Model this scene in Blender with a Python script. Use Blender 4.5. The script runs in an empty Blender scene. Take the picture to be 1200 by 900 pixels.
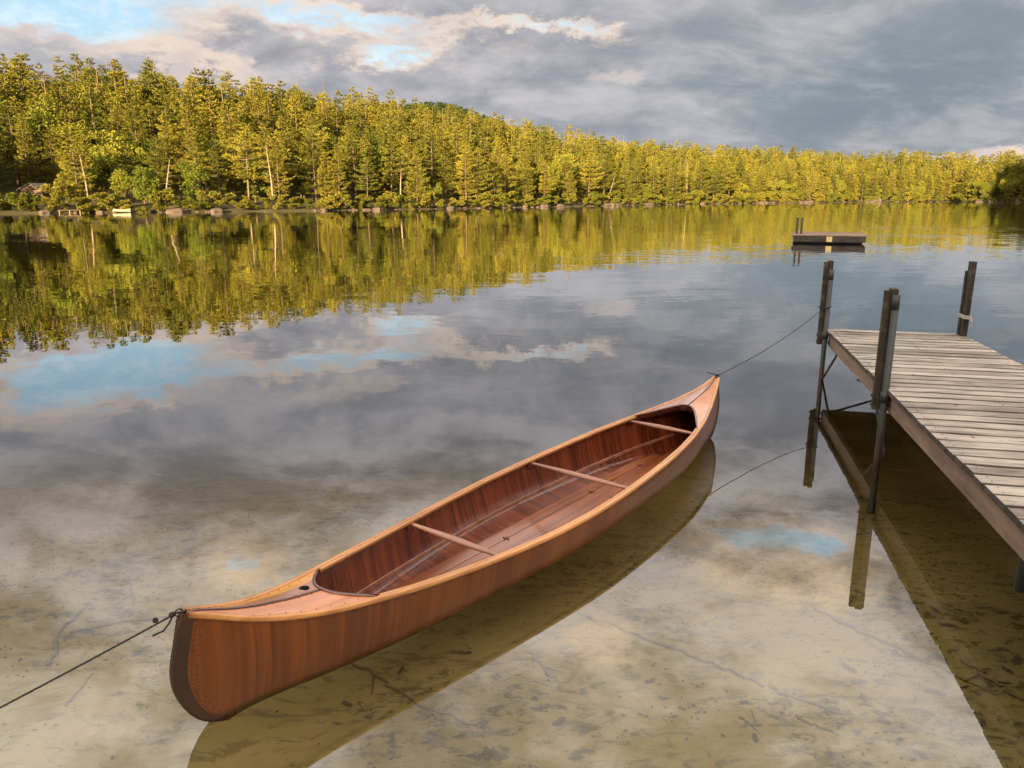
import bpy, math, random
import numpy as np
from mathutils import Vector, Matrix

S = bpy.context.scene
COL = S.collection
R = math.radians
random.seed(7)

# ------------------------------------------------------------------ camera
H = 1.92
cd = bpy.data.cameras.new('camera')
cam = bpy.data.objects.new('camera', cd); COL.objects.link(cam)
cam.location = (0, 0, H)
cam.rotation_euler = (R(90 - 13.7), 0, 0)
cd.sensor_width = 36; cd.lens = 27.03
cd.clip_start = .05; cd.clip_end = 6000
S.camera = cam

# ------------------------------------------------------------------ light and exposure
SUN_AZ, SUN_EL = 19.0, 9.5        # the light travels towards azimuth 19 deg (right of forward)
EXPO = 2.8
S.view_settings.view_transform = 'Standard'
S.view_settings.look = 'None'
S.view_settings.gamma = 1
S.view_settings.use_curve_mapping = False
S.view_settings.exposure = EXPO
sl = bpy.data.lights.new('sun', 'SUN'); sun = bpy.data.objects.new('sun', sl); COL.objects.link(sun)
sl.energy = 5.0; sl.angle = R(.5); sl.color = (1, .76, .42)
d = Vector((math.sin(R(SUN_AZ)) * math.cos(R(SUN_EL)), math.cos(R(SUN_AZ)) * math.cos(R(SUN_EL)), -math.sin(R(SUN_EL))))
sun.rotation_euler = d.to_track_quat('-Z', 'Y').to_euler()
sun.location = (-60, -150, 60)
S.render.engine = 'CYCLES'
S.cycles.use_denoising = True
S.cycles.max_bounces = 8
S.cycles.transparent_max_bounces = 12
S.cycles.glossy_bounces = 4
S.cycles.diffuse_bounces = 3
S.cycles.volume_bounces = 0
S.cycles.caustics_refractive = False
S.cycles.sample_clamp_indirect = 6

class NT:
    """small helper for writing node maths"""
    def __init__(s, tree): s.t = tree; s.n = tree.nodes; s.l = tree.links
    def node(s, typ, ins=None, **kw):
        n = s.n.new(typ)
        for k, v in kw.items(): setattr(n, k, v)
        for k, v in (ins or {}).items():
            s.put(n.inputs[k], v)
        return n
    def put(s, sock, v):
        if isinstance(v, bpy.types.NodeSocket): s.l.new(v, sock)
        else: sock.default_value = v
    def m(s, op, a, b=0.0, c=0.0, clamp=False):
        n = s.n.new('ShaderNodeMath'); n.operation = op; n.use_clamp = clamp
        s.put(n.inputs[0], a); s.put(n.inputs[1], b); s.put(n.inputs[2], c)
        return n.outputs[0]
    def mix(s, f, a, b, blend='MIX'):
        n = s.n.new('ShaderNodeMix'); n.data_type = 'RGBA'; n.blend_type = blend
        n.clamp_factor = True
        s.put(n.inputs[0], f); s.put(n.inputs[6], a); s.put(n.inputs[7], b)
        return n.outputs[2]
    def step(s, v, lo, hi, a=0.0, b=1.0):
        n = s.n.new('ShaderNodeMapRange'); n.interpolation_type = 'SMOOTHSTEP'
        s.put(n.inputs[0], v); s.put(n.inputs[1], lo); s.put(n.inputs[2], hi); s.put(n.inputs[3], a); s.put(n.inputs[4], b)
        return n.outputs[0]
    def noise(s, vec, scale, detail=4, rough=.55, dist=0.0, out=0, dim='3D'):
        n = s.n.new('ShaderNodeTexNoise'); n.noise_dimensions = dim
        s.put(n.inputs['Vector'], vec); s.put(n.inputs['Scale'], scale); s.put(n.inputs['Detail'], detail)
        s.put(n.inputs['Roughness'], rough); s.put(n.inputs['Distortion'], dist)
        return n.outputs[out]
    def scl(s, vec, v):
        n = s.n.new('ShaderNodeVectorMath'); n.operation = 'MULTIPLY'
        s.put(n.inputs[0], vec); s.put(n.inputs[1], v); return n.outputs[0]
    def vadd(s, vec, v):
        n = s.n.new('ShaderNodeVectorMath'); n.operation = 'ADD'
        s.put(n.inputs[0], vec); s.put(n.inputs[1], v); return n.outputs[0]

# ------------------------------------------------------------------ sky with cloud deck
W = bpy.data.worlds.new('World'); S.world = W; W.use_nodes = True
W.node_tree.nodes.clear()
t = NT(W.node_tree)
BG = .1
sky = t.node('ShaderNodeTexSky', sky_type='NISHITA', sun_disc=False)
sky.sun_elevation = R(SUN_EL); sky.sun_rotation = R(SUN_AZ + 180)
sky.air_density = 1.0; sky.dust_density = .6; sky.ozone_density = 1.5
tc = t.node('ShaderNodeTexCoord')
dirv = tc.outputs['Generated']
sp = t.node('ShaderNodeSeparateXYZ', {0: dirv})
X, Y, Z = sp.outputs
Za = t.m('MAXIMUM', Z, 0.0)
den = t.m('ADD', Za, .34)
P = t.node('ShaderNodeCombineXYZ', {0: t.m('DIVIDE', X, den), 1: t.m('DIVIDE', Y, den), 2: 0.0}).outputs[0]
az0 = t.m('MULTIPLY', t.m('ARCTAN2', X, Y), 57.2958)
el = t.m('MULTIPLY', t.m('ARCSINE', Z), 57.2958)
wob = t.noise(P, 3.0, 9, .62, .5)
wob2 = t.noise(t.vadd(P, (9, 4, 2)), 5.2, 10, .66, .3)
wob3 = t.noise(t.vadd(P, (3, 14, 7)), 9.0, 8, .7, .3)
az = t.m('ADD', az0, t.m('ADD', t.m('MULTIPLY', t.m('SUBTRACT', wob2, .5), 20.0), t.m('MULTIPLY', t.m('SUBTRACT', wob3, .5), 10.0)))
elw = t.m('ADD', el, t.m('ADD', t.m('MULTIPLY', t.m('SUBTRACT', wob, .5), 5.5), t.m('MULTIPLY', t.m('SUBTRACT', wob3, .5), 3.0)))
wb = t.m('ADD', t.m('MULTIPLY', t.m('SUBTRACT', wob, .5), 2.2), t.m('MULTIPLY', t.m('SUBTRACT', wob2, .5), 1.2))
def blob(a0, e0, wa, we, slope=0.0):
    """a patch of the sky round one direction (azimuth, elevation in degrees)"""
    da = t.m('SUBTRACT', az, a0)
    de = t.m('SUBTRACT', t.m('SUBTRACT', elw, e0), t.m('MULTIPLY', da, slope))
    q = t.m('ADD', t.m('POWER', t.m('ABSOLUTE', t.m('DIVIDE', da, wa)), 2.0), t.m('POWER', t.m('ABSOLUTE', t.m('DIVIDE', de, we)), 2.0))
    return t.m('EXPONENT', t.m('MULTIPLY', q, -1.0))
def summ(L):
    o = L[0]
    for x in L[1:]: o = t.m('ADD', o, x)
    return o
gaps = summ([blob(-28, 10.6, 9, 1.5, -.12), blob(-8.5, 9.6, 4.5, .8, .03), blob(17.5, 24, 5, 1.6, .05), blob(24, 24, 3, 1.1),
             blob(-20.6, 25.6, 1.6, 1.1), blob(-28, 12.6, 9, 1.5, -.08), blob(-12, 11.6, 8, .9, -.04), blob(1, 10.9, 5, .55)])
gv = t.m('ADD', gaps, t.m('MULTIPLY', wb, .40))
gapf = t.step(gv, .50, 1.15)
rim = t.m('MULTIPLY', t.step(gv, .18, .62), .8)
peach = summ([t.m('MULTIPLY', blob(31.5, 2.2, 5, 1.0, .05), 2.0), blob(-2, 9.2, 6, 1.1, .06), blob(-20, 8.3, 7, .9, -.1), blob(-28, 10.6, 13, 2.8, -.12), blob(8.5, 8.2, 4, .8),
              t.m('MULTIPLY', blob(8.5, 32.0, 3.5, 2.2), 1.7), t.m('MULTIPLY', blob(-20.6, 25.6, 5, 2.6), 1.5), blob(22, 27, 6, 2), blob(-14, 13.8, 9, 1.1), blob(17, 26.2, 7, 1.6), blob(3, 28, 5, 1.6)])
peachf = t.m('MAXIMUM', rim, t.m('MULTIPLY', t.step(t.m('ADD', peach, t.m('MULTIPLY', wb, .6)), .50, 1.35), .85))
# grey cloud tones: long bands
Pb = t.scl(P, (.8, 1.25, 1))
band = t.noise(t.vadd(Pb, (3.3, 1.7, 0)), 2.6, 10, .6, .5)
fine = t.noise(P, 8.0, 9, .62, .4)
tone = t.m('ADD', t.m('MULTIPLY', band, .7), t.m('MULTIPLY', fine, .3))
tf = t.step(tone, .36, .64)
K = 1 / (BG * 2 ** EXPO)           # display value -> radiance of the background
def c3(r, g, b): return (r * K, g * K, b * K, 1)
grey = t.mix(tf, c3(.33, .34, .385), c3(.62, .60, .625))
rightdark = blob(26, 6.5, 17, 6.5)
grey = t.mix(t.m('MULTIPLY', rightdark, t.step(tone, .42, .66, 1.0, .45)), grey, c3(.23, .29, .33))
pea = t.mix(t.step(wob2, .38, .62), c3(.98, .79, .64), c3(.72, .62, .60))
cl = t.mix(peachf, grey, pea)
blue = t.mix(.90, sky.outputs[0], t.mix(t.step(wob3, .40, .62), c3(.40, .62, .78), c3(.62, .74, .82)))
out = t.mix(gapf, cl, blue)
# the deck thins overhead and towards the sunset behind the camera
up = t.m('ADD', t.step(el, 11.5, 17.0, 1.0, 1.4), t.step(el, 16.0, 38.0, 0.0, 2.15))
up = t.m('MULTIPLY', up, t.mix(t.step(el, 14.0, 24.0), (1, 1, 1, 1), t.node('ShaderNodeCombineColor', {0: t.step(tone, .41, .58, .52, 1.35), 1: t.step(tone, .41, .58, .52, 1.35), 2: t.step(tone, .41, .58, .52, 1.35)}).outputs[0]))
back = t.step(t.m('MULTIPLY', Y, -1.0), -.1, .9, 1.0, 1.9)
warm = t.mix(t.step(t.m('MULTIPLY', Y, -1.0), -.1, .9), (1, 1, 1, 1), (1.08, .97, .84, 1))
out = t.mix(1.0, out, warm, 'MULTIPLY')
out = t.mix(1.0, out, t.mix(t.step(el, 18.0, 34.0), (1, 1, 1, 1), (1.12, 1.05, .90, 1)), 'MULTIPLY')
g_ = t.m('MULTIPLY', up, back)
out = t.mix(1.0, out, t.node('ShaderNodeCombineColor', {0: g_, 1: g_, 2: g_}).outputs[0], 'MULTIPLY')
bgn = t.node('ShaderNodeBackground', {0: out, 1: BG})
t.l.new(bgn.outputs[0], t.node('ShaderNodeOutputWorld').inputs[0])

# ------------------------------------------------------------------ object helpers
def tag(o, label=None, cat=None, group=None, kind=None):
    if label: o['label'] = label
    if cat: o['category'] = cat
    if group: o['group'] = group
    if kind: o['kind'] = kind
    return o
def empty(name, loc=(0, 0, 0), rz=0, sc=1):
    o = bpy.data.objects.new(name, None); COL.objects.link(o)
    o.location = loc; o.rotation_euler = (0, 0, rz); o.scale = (sc, sc, sc); o.empty_display_size = .1
    return o
def link(name, me, parent=None):
    o = bpy.data.objects.new(name, me); COL.objects.link(o)
    if parent: o.parent = parent
    return o
def dup_tree(root, loc, rz, sc):
    r = root.copy(); COL.objects.link(r); r.location = loc; r.rotation_euler = (0, 0, rz); r.scale = sc
    for ch in list(root.children):
        c = ch.copy(); COL.objects.link(c); c.parent = r
        for g in list(ch.children):
            q = g.copy(); COL.objects.link(q); q.parent = c
    return r

class MB:
    """collects shapes, builds ONE mesh object"""
    def __init__(s): s.v = []; s.f = []
    def add(s, v, f):
        n = len(s.v); s.v += [tuple(map(float, p)) for p in v]; s.f += [tuple(i + n for i in q) for q in f]; return s
    def box(s, c, size, rot=None, ch=0.0):
        hx, hy, hz = [q / 2 for q in size]
        if ch <= 0:
            v = [(x, y, z) for x in (-hx, hx) for y in (-hy, hy) for z in (-hz, hz)]
            f = [(0, 1, 3, 2), (4, 6, 7, 5), (0, 4, 5, 1), (2, 3, 7, 6), (0, 2, 6, 4), (1, 5, 7, 3)]
        else:   # chamfered along x (the long axis): octagonal section
            sec = [(-hy + ch, -hz), (hy - ch, -hz), (hy, -hz + ch), (hy, hz - ch), (hy - ch, hz), (-hy + ch, hz), (-hy, hz - ch), (-hy, -hz + ch)]
            v = [(-hx, y, z) for y, z in sec] + [(hx, y, z) for y, z in sec]
            f = [(i, (i + 1) % 8, 8 + (i + 1) % 8, 8 + i) for i in range(8)] + [tuple(range(7, -1, -1)), tuple(range(8, 16))]
        M = rot or Matrix.Identity(3)
        v = [M @ Vector(p) + Vector(c) for p in v]
        return s.add(v, f)
    def tube(s, pts, rad, n=8, cap=True):
        pts = [Vector(p) for p in pts]; k = len(pts)
        if not hasattr(rad, '__len__'): rad = [rad] * k
        v = []; f = []
        up = Vector((.013, .021, 1)).normalized()
        for i, p in enumerate(pts):
            d = (pts[min(i + 1, k - 1)] - pts[max(i - 1, 0)]).normalized()
            a = d.cross(up)
            if a.length < .05: a = d.cross(Vector((1, .1, 0)))
            a.normalize(); b = a.cross(d)
            for j in range(n):
                w = 2 * math.pi * j / n
                v.append(p + (a * math.cos(w) + b * math.sin(w)) * rad[i])
        for i in range(k - 1):
            for j in range(n):
                f.append((i * n + j, i * n + (j + 1) % n, (i + 1) * n + (j + 1) % n, (i + 1) * n + j))
        if cap: f += [tuple(range(n - 1, -1, -1)), tuple(range((k - 1) * n, k * n))]
        return s.add(v, f)
    def grid(s, rows, flip=False, closed=False):
        """rows: list of equally long lists of points"""
        n = len(rows[0]); v = [p for r in rows for p in r]; f = []
        for i in range(len(rows) - 1):
            for j in range(n if closed else n - 1):
                q = (i * n + j, i * n + (j + 1) % n, (i + 1) * n + (j + 1) % n, (i + 1) * n + j)
                f.append(q[::-1] if flip else q)
        return s.add(v, f)
    def mesh(s, name, mat, smooth=False):
        me = bpy.data.meshes.new(name); me.from_pydata(s.v, [], s.f); me.update()
        if mat: me.materials.append(mat)
        if smooth: me.polygons.foreach_set('use_smooth', [True] * len(me.polygons))
        return me
    def build(s, name, mat, parent=None, smooth=False):
        return link(name, s.mesh(name, mat, smooth), parent)

def npmesh(name, V, F, mat, attr=None):
    """V (n,3), F (m,4) as numpy"""
    me = bpy.data.meshes.new(name)
    me.vertices.add(len(V)); me.vertices.foreach_set('co', np.asarray(V, np.float32).ravel())
    k = F.shape[1]
    me.loops.add(F.size); me.loops.foreach_set('vertex_index', np.asarray(F, np.int32).ravel())
    me.polygons.add(len(F)); me.polygons.foreach_set('loop_start', np.arange(0, F.size, k, dtype=np.int32))
    me.polygons.foreach_set('loop_total', np.full(len(F), k, np.int32))
    if attr is not None:
        a = me.attributes.new('tint', 'FLOAT', 'POINT'); a.data.foreach_set('value', np.asarray(attr, np.float32))
    me.update(calc_edges=True)
    if mat: me.materials.append(mat)
    return me

# ------------------------------------------------------------------ materials
def mat(name):
    m = bpy.data.materials.new(name); m.use_nodes = True; m.node_tree.nodes.clear()
    q = NT(m.node_tree); o = q.node('ShaderNodeOutputMaterial'); return m, q, o
def pbsdf(q, o, col, rough=.6, spec=.5, coat=0.0, bump=None, bstr=.3, bdist=.01, metal=0.0, coatr=.08):
    b = q.node('ShaderNodeBsdfPrincipled')
    q.put(b.inputs['Base Color'], col); q.put(b.inputs['Roughness'], rough); q.put(b.inputs['Specular IOR Level'], spec)
    q.put(b.inputs['Coat Weight'], coat); q.put(b.inputs['Coat Roughness'], coatr); q.put(b.inputs['Metallic'], metal)
    if bump is not None:
        bn = q.node('ShaderNodeBump', {'Strength': bstr, 'Distance': bdist, 'Height': bump}); q.l.new(bn.outputs[0], b.inputs['Normal'])
    q.l.new(b.outputs[0], o.inputs[0]); return b
def obj_co(q): return q.node('ShaderNodeTexCoord').outputs['Object']

def wood_varnish(name, c1, c2, fx=30, fz=1.5, rough=.3, coat=.8, lines=0.0, linefreq=60, fy=None):
    """fx: how fast the grain changes along x, fz along z"""
    m, q, o = mat(name); co = obj_co(q)
    g = q.noise(q.scl(co, (fx, fy if fy is not None else 2.0, fz)), 1.0, 6, .6, .6)
    g2 = q.noise(q.scl(co, (fx * .22, 1.5, fz * .6)), 1.0, 3, .5, .3)
    f = q.step(q.m('ADD', q.m('MULTIPLY', g, .6), q.m('MULTIPLY', g2, .4)), .36, .66)
    col = q.mix(f, c1, c2)
    if name == 'hull_wood':
        zz_ = q.node('ShaderNodeSeparateXYZ', {0: co}).outputs[2]
        wet = q.step(q.m('ADD', zz_, q.m('MULTIPLY', q.noise(co, 9.0, 4), .03)), .028, .045, .55, 0.0)
        col = q.mix(wet, col, (.03, .010, .004, 1))
    hgt = g
    if lines > 0:
        w = q.node('ShaderNodeTexWave', {'Vector': co, 'Scale': linefreq, 'Distortion': .3}, wave_type='BANDS', bands_direction='X')
        fine_ = q.noise(q.scl(co, (130, 3, 3)), 1.0, 3, .6)
        col = q.mix(q.m('MULTIPLY', q.step(w.outputs[1], .0, .25, 1.0, 0.0), lines), col, (c1[0] * .35, c1[1] * .35, c1[2] * .35, 1))
        hgt = q.m('ADD', q.m('MULTIPLY', w.outputs[1], .5), fine_)
        pbsdf(q, o, col, rough, .5, coat, hgt, .35, .002)
    else:
        pbsdf(q, o, col, rough, .5, coat, hgt, .12, .002)
    return m

M = {}
M['hull'] = wood_varnish('hull_wood', (.095, .024, .004, 1), (.185, .052, .008, 1), 42, .8, .34, .14)
M['inner'] = wood_varnish('inner_wood', (.055, .011, .004, 1), (.17, .038, .013, 1), 60, 2.0, .24, .6, .45, 17, fy=1.2)
M['floorwood'] = wood_varnish('floor_wood', (.12, .032, .010, 1), (.25, .075, .022, 1), 1.2, 20, .26, .45, fy=28)
M['outwale'] = wood_varnish('gunwale_wood', (.32, .13, .038, 1), (.52, .245, .08, 1), 1.6, 30, .38, .4, fy=30)
M['deck'] = wood_varnish('deck_wood', (.33, .115, .04, 1), (.50, .21, .085, 1), 1.5, 18, .3, .6, fy=34)
M['deckpink'] = wood_varnish('king_plank_wood', (.22, .09, .055, 1), (.36, .17, .11, 1), 1.5, 18, .3, .6, fy=34)
M['deckorange'] = wood_varnish('orange_deck_wood', (.46, .19, .03, 1), (.62, .30, .07, 1), 1.5, 18, .3, .6, fy=34)
M['coaming'] = wood_varnish('dark_trim_wood', (.045, .012, .008, 1), (.10, .025, .015, 1), 10, 10, .25, .7)
M['stem'] = wood_varnish('stem_wood', (.022, .009, .004, 1), (.060, .021, .009, 1), 6, 3, .5, .08)
M['thwart'] = wood_varnish('thwart_wood', (.17, .065, .035, 1), (.30, .135, .08, 1), 20, 20, .36, .4, fy=1.5)
m, q, o = mat('dark_brass'); pbsdf(q, o, (.05, .035, .03, 1), .45, .5, metal=.6); M['brass'] = m
m, q, o = mat('black_hole'); pbsdf(q, o, (.004, .003, .003, 1), .8, .1); M['black'] = m

def weathered(name, c1, c2, ax=(1.2, 26, 26), moss=0.0, rough=.8):
    m, q, o = mat(name); co = obj_co(q)
    oi = q.node('ShaderNodeObjectInfo').outputs['Random']
    isl = q.node('ShaderNodeNewGeometry').outputs['Random Per Island']
    cs = q.vadd(co, q.node('ShaderNodeCombineXYZ', {0: q.m('MULTIPLY', isl, 31.0), 1: q.m('MULTIPLY', isl, 17.0), 2: q.m('MULTIPLY', oi, 9.0)}).outputs[0])
    g = q.noise(q.scl(cs, ax), 1.0, 8, .68, .5)
    big = q.noise(cs, 3.0, 5, .6)
    f = q.m('ADD', q.m('MULTIPLY', g, .6), q.m('MULTIPLY', big, .4))
    f = q.m('ADD', f, q.m('MULTIPLY', q.m('SUBTRACT', isl, .5), .14))
    col = q.mix(q.step(f, .34, .66), c1, c2)
    crack = q.noise(q.scl(cs, (ax[0] * .9, ax[1] * 2.4, ax[2] * 2.4)), 1.0, 4, .6, .3)
    cf = q.step(crack, .60, .70)
    col = q.mix(q.m('MULTIPLY', cf, .75), col, (c1[0] * .25, c1[1] * .22, c1[2] * .2, 1))
    knot = q.node('ShaderNodeTexVoronoi', {'Vector': q.scl(cs, (3.2, 9, 9)), 'Scale': 1.0}).outputs[0]
    col = q.mix(q.step(knot, .03, .13, .8, 0.0), col, (.04, .028, .02, 1))
    if moss > 0:
        mo = q.step(q.noise(q.scl(cs, (3, 9, 9)), 1.2, 5, .6), .48, .66)
        col = q.mix(q.m('MULTIPLY', mo, moss), col, (.10, .10, .045, 1))
    pbsdf(q, o, col, rough, .3, 0, q.m('SUBTRACT', g, q.m('MULTIPLY', cf, .8)), .55, .006)
    return m
M['plank'] = weathered('weathered_planks', (.13, .11, .092, 1), (.38, .335, .29, 1), (26, 1.3, 26))
M['plankshade'] = weathered('shaded_plank_sides', (.035, .028, .022, 1), (.085, .068, .055, 1), (26, 1.3, 26))  # dark tone paints in the shade of the board gaps and undersides
M['fascia'] = weathered('weathered_fascia', (.13, .085, .06, 1), (.27, .18, .13, 1), (1.6, 26, 22))
M['post'] = weathered('old_post_timber', (.013, .010, .008, 1), (.046, .035, .025, 1), (26, 26, 1.4), .55)
M['darkwood'] = weathered('dark_wet_timber', (.025, .022, .018, 1), (.075, .062, .05, 1), (1.5, 20, 20))
m, q, o = mat('galvanized_pipe')
co = obj_co(q); n = q.noise(q.scl(co, (8, 8, 2.5)), 2.0, 6, .65)
rust = q.step(q.node('ShaderNodeSeparateXYZ', {0: q.node('ShaderNodeNewGeometry').outputs['Position']}).outputs[2], .02, .28, 1.0, 0.0)
rm = q.m('MULTIPLY', rust, q.step(n, .35, .6))
pbsdf(q, o, q.mix(rm, q.mix(n, (.018, .022, .023, 1), (.052, .058, .057, 1)), (.085, .035, .016, 1)), .55, .5, 0, n, .3, .004, metal=.35); M['pipe'] = m
m, q, o = mat('rope_fibre'); co = obj_co(q)
w = q.node('ShaderNodeTexWave', {'Vector': co, 'Scale': 60.0, 'Distortion': 1.0}, bands_direction='DIAGONAL')
pbsdf(q, o, q.mix(w.outputs[1], (.012, .012, .012, 1), (.05, .05, .045, 1)), .9, .2); M['rope'] = m
m, q, o = mat('pale_rope'); pbsdf(q, o, (.32, .31, .28, 1), .9, .2); M['palerope'] = m

# sand, shallows and forest floor: one ground material, by place
m, q, o = mat('lake_bed_ground')
pos = q.node('ShaderNodeNewGeometry').outputs['Position']
sx = q.node('ShaderNodeSeparateXYZ', {0: pos}); px, py, pz = sx.outputs
warp = q.vadd(pos, q.scl(q.noise(pos, 1.3, 3, .5, 0, 1), (.5, .5, 0)))
base = q.mix(q.noise(pos, 1.1, 6, .6), (.14, .108, .045, 1), (.27, .215, .11, 1))
rip = q.noise(q.scl(warp, (3.2, 9, 3)), 1.6, 5, .6, .8)
det = q.noise(q.scl(pos, (5, 7, 5)), 2.0, 9, .74, .35)
patch = q.noise(pos, .75, 4, .6, .6)
df = q.m('MULTIPLY', q.step(q.m('ADD', det, q.m('MULTIPLY', patch, .35)), .70, .80), q.step(patch, .38, .62, .35, 1.0))
col = q.mix(df, base, (.045, .037, .024, 1))
col = q.mix(q.m('MULTIPLY', q.step(rip, .53, .64), .62), col, (.08, .065, .036, 1))
col = q.mix(q.m('MULTIPLY', q.step(patch, .50, .68), .35), col, (.09, .08, .05, 1))
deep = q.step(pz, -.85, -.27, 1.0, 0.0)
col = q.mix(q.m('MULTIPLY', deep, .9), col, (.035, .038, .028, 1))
land = q.step(pz, .25, .9)
fl = q.mix(q.noise(pos, .35, 5, .6), (.035, .028, .014, 1), (.075, .065, .028, 1))
col = q.mix(land, col, fl)
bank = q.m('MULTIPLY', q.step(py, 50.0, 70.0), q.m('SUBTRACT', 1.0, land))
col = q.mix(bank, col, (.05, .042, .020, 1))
pbsdf(q, o, col, .9, .15, 0, q.m('ADD', rip, q.m('MULTIPLY', det, .5)), .5, .03); M['ground'] = m

# water: Fresnel mirror over clear water, ripples grow away from the sheltered shore
m, q, o = mat('lake_water')
pos = q.node('ShaderNodeNewGeometry').outputs['Position']
sx = q.node('ShaderNodeSeparateXYZ', {0: pos}); px, py, pz = sx.outputs
def slopes(sc, stretch, det_, seed):
    v = q.vadd(q.scl(pos, (stretch, 1.0, 1.0)), (seed, seed * .7, seed))
    c = q.noise(v, sc, det_, .55, .3, 1)
    c = q.vadd(c, (-.5, -.5, -.5)); return c
a1 = slopes(.9, .42, 3, 1.3); a2 = slopes(3.4, .40, 3, 7.1); a3 = slopes(11.0, .6, 2, 3.3)
far = q.step(py, 6.0, 34.0); mid = q.step(py, 2.0, 12.0)
breeze = q.step(q.noise(q.scl(pos, (.35, 1, 1)), .11, 3, .5), .40, .62, .35, 1.0)
breeze = q.m('MULTIPLY', breeze, q.step(px, 1.0, 9.0, 1.0, 1.9))
amp1 = q.m('ADD', .0065, q.m('MULTIPLY', mid, .010))
amp2 = q.m('MULTIPLY', q.m('ADD', q.m('ADD', .0055, q.m('MULTIPLY', mid, .012)), q.m('MULTIPLY', far, .026)), breeze)
amp3 = q.m('MULTIPLY', q.m('ADD', q.m('ADD', .0012, q.m('MULTIPLY', mid, .010)), q.m('MULTIPLY', far, .014)), breeze)
def mul(v, s_): return q.scl(v, q.node('ShaderNodeCombineXYZ', {0: q.m('MULTIPLY', s_, .55), 1: s_, 2: 0.0}).outputs[0])
nv = q.vadd(q.vadd(mul(a1, amp1), mul(a2, amp2)), mul(a3, amp3))
nv = q.node('ShaderNodeVectorMath', {0: q.vadd(nv, (0, 0, 1))}, operation='NORMALIZE').outputs[0]
fr = q.node('ShaderNodeFresnel', {'IOR': 1.82, 'Normal': nv}).outputs[0]
gl = q.node('ShaderNodeBsdfGlossy', {'Color': (1, 1, 1, 1), 'Roughness': 0.0, 'Normal': nv})
fr = q.m('ADD', fr, q.step(fr, .16, .60, 0.0, .24), clamp=True)
tr = q.node('ShaderNodeBsdfTransparent', {'Color': (.93, .95, .90, 1)})
back = q.node('ShaderNodeNewGeometry').outputs['Backfacing']
fr = q.m('MULTIPLY', fr, q.m('SUBTRACT', 1.0, back))
mx = q.node('ShaderNodeMixShader', {0: fr}); q.l.new(tr.outputs[0], mx.inputs[1]); q.l.new(gl.outputs[0], mx.inputs[2])
q.l.new(mx.outputs[0], o.inputs[0])
va = q.node('ShaderNodeVolumeAbsorption', {'Color': (.66, .57, .28, 1), 'Density': 1.15}); q.l.new(va.outputs[0], o.inputs[1])
M['water'] = m

def foliage(name, cdark, clite, transl=.35, merged=False, clump=.5):
    m, q, o = mat(name)
    if merged: r = q.node('ShaderNodeAttribute', attribute_name='tint').outputs['Fac']
    else: r = q.node('ShaderNodeObjectInfo').outputs['Random']
    isl = q.node('ShaderNodeNewGeometry').outputs['Random Per Island']
    pos = q.node('ShaderNodeNewGeometry').outputs['Position']
    f = q.m('ADD', q.m('MULTIPLY', r, .75), q.m('MULTIPLY', isl, .25))
    f = q.m('ADD', f, q.m('MULTIPLY', q.m('SUBTRACT', q.noise(pos, clump, 2), .5), .5), clamp=True)
    col = q.mix(f, cdark, clite)
    a = q.node('ShaderNodeBsdfDiffuse', {0: col}); b = q.node('ShaderNodeBsdfTranslucent', {0: q.mix(.5, col, (.14, .16, .02, 1))})
    mx = q.node('ShaderNodeMixShader', {0: transl}); q.l.new(a.outputs[0], mx.inputs[1]); q.l.new(b.outputs[0], mx.inputs[2])
    q.l.new(mx.outputs[0], o.inputs[0]); return m
M['pine'] = foliage('pine_needles', (.046, .058, .012, 1), (.178, .148, .022, 1), .2)
M['pine_m'] = foliage('pine_needles_wood', (.046, .058, .012, 1), (.178, .148, .022, 1), .2, merged=True)
M['leaf'] = foliage('broad_leaves', (.060, .080, .012, 1), (.16, .145, .022, 1), .25)
M['shrub'] = foliage('shrub_leaves', (.06, .072, .012, 1), (.16, .13, .022, 1), .3)
M['fardark'] = foliage('far_spruce', (.020, .035, .014, 1), (.035, .05, .018, 1), .2, True)
def bark(name, c1, c2):
    m, q, o = mat(name); co = obj_co(q)
    n = q.noise(q.scl(co, (7, 7, 1.6)), 1.0, 5, .6)
    pbsdf(q, o, q.mix(n, c1, c2), .9, .2, 0, n, .5, .02); return m
M['bark'] = bark('pine_bark', (.06, .04, .025, 1), (.14, .10, .065, 1))
M['pale'] = bark('pale_dead_wood', (.12, .085, .055, 1), (.22, .165, .11, 1))
m, q, o = mat('shore_rock'); co = obj_co(q); n = q.noise(co, 1.7, 6, .65)
pbsdf(q, o, q.mix(n, (.022, .016, .012, 1), (.080, .056, .04, 1)), .85, .3, 0, n, .6, .05); M['rock'] = m

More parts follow.
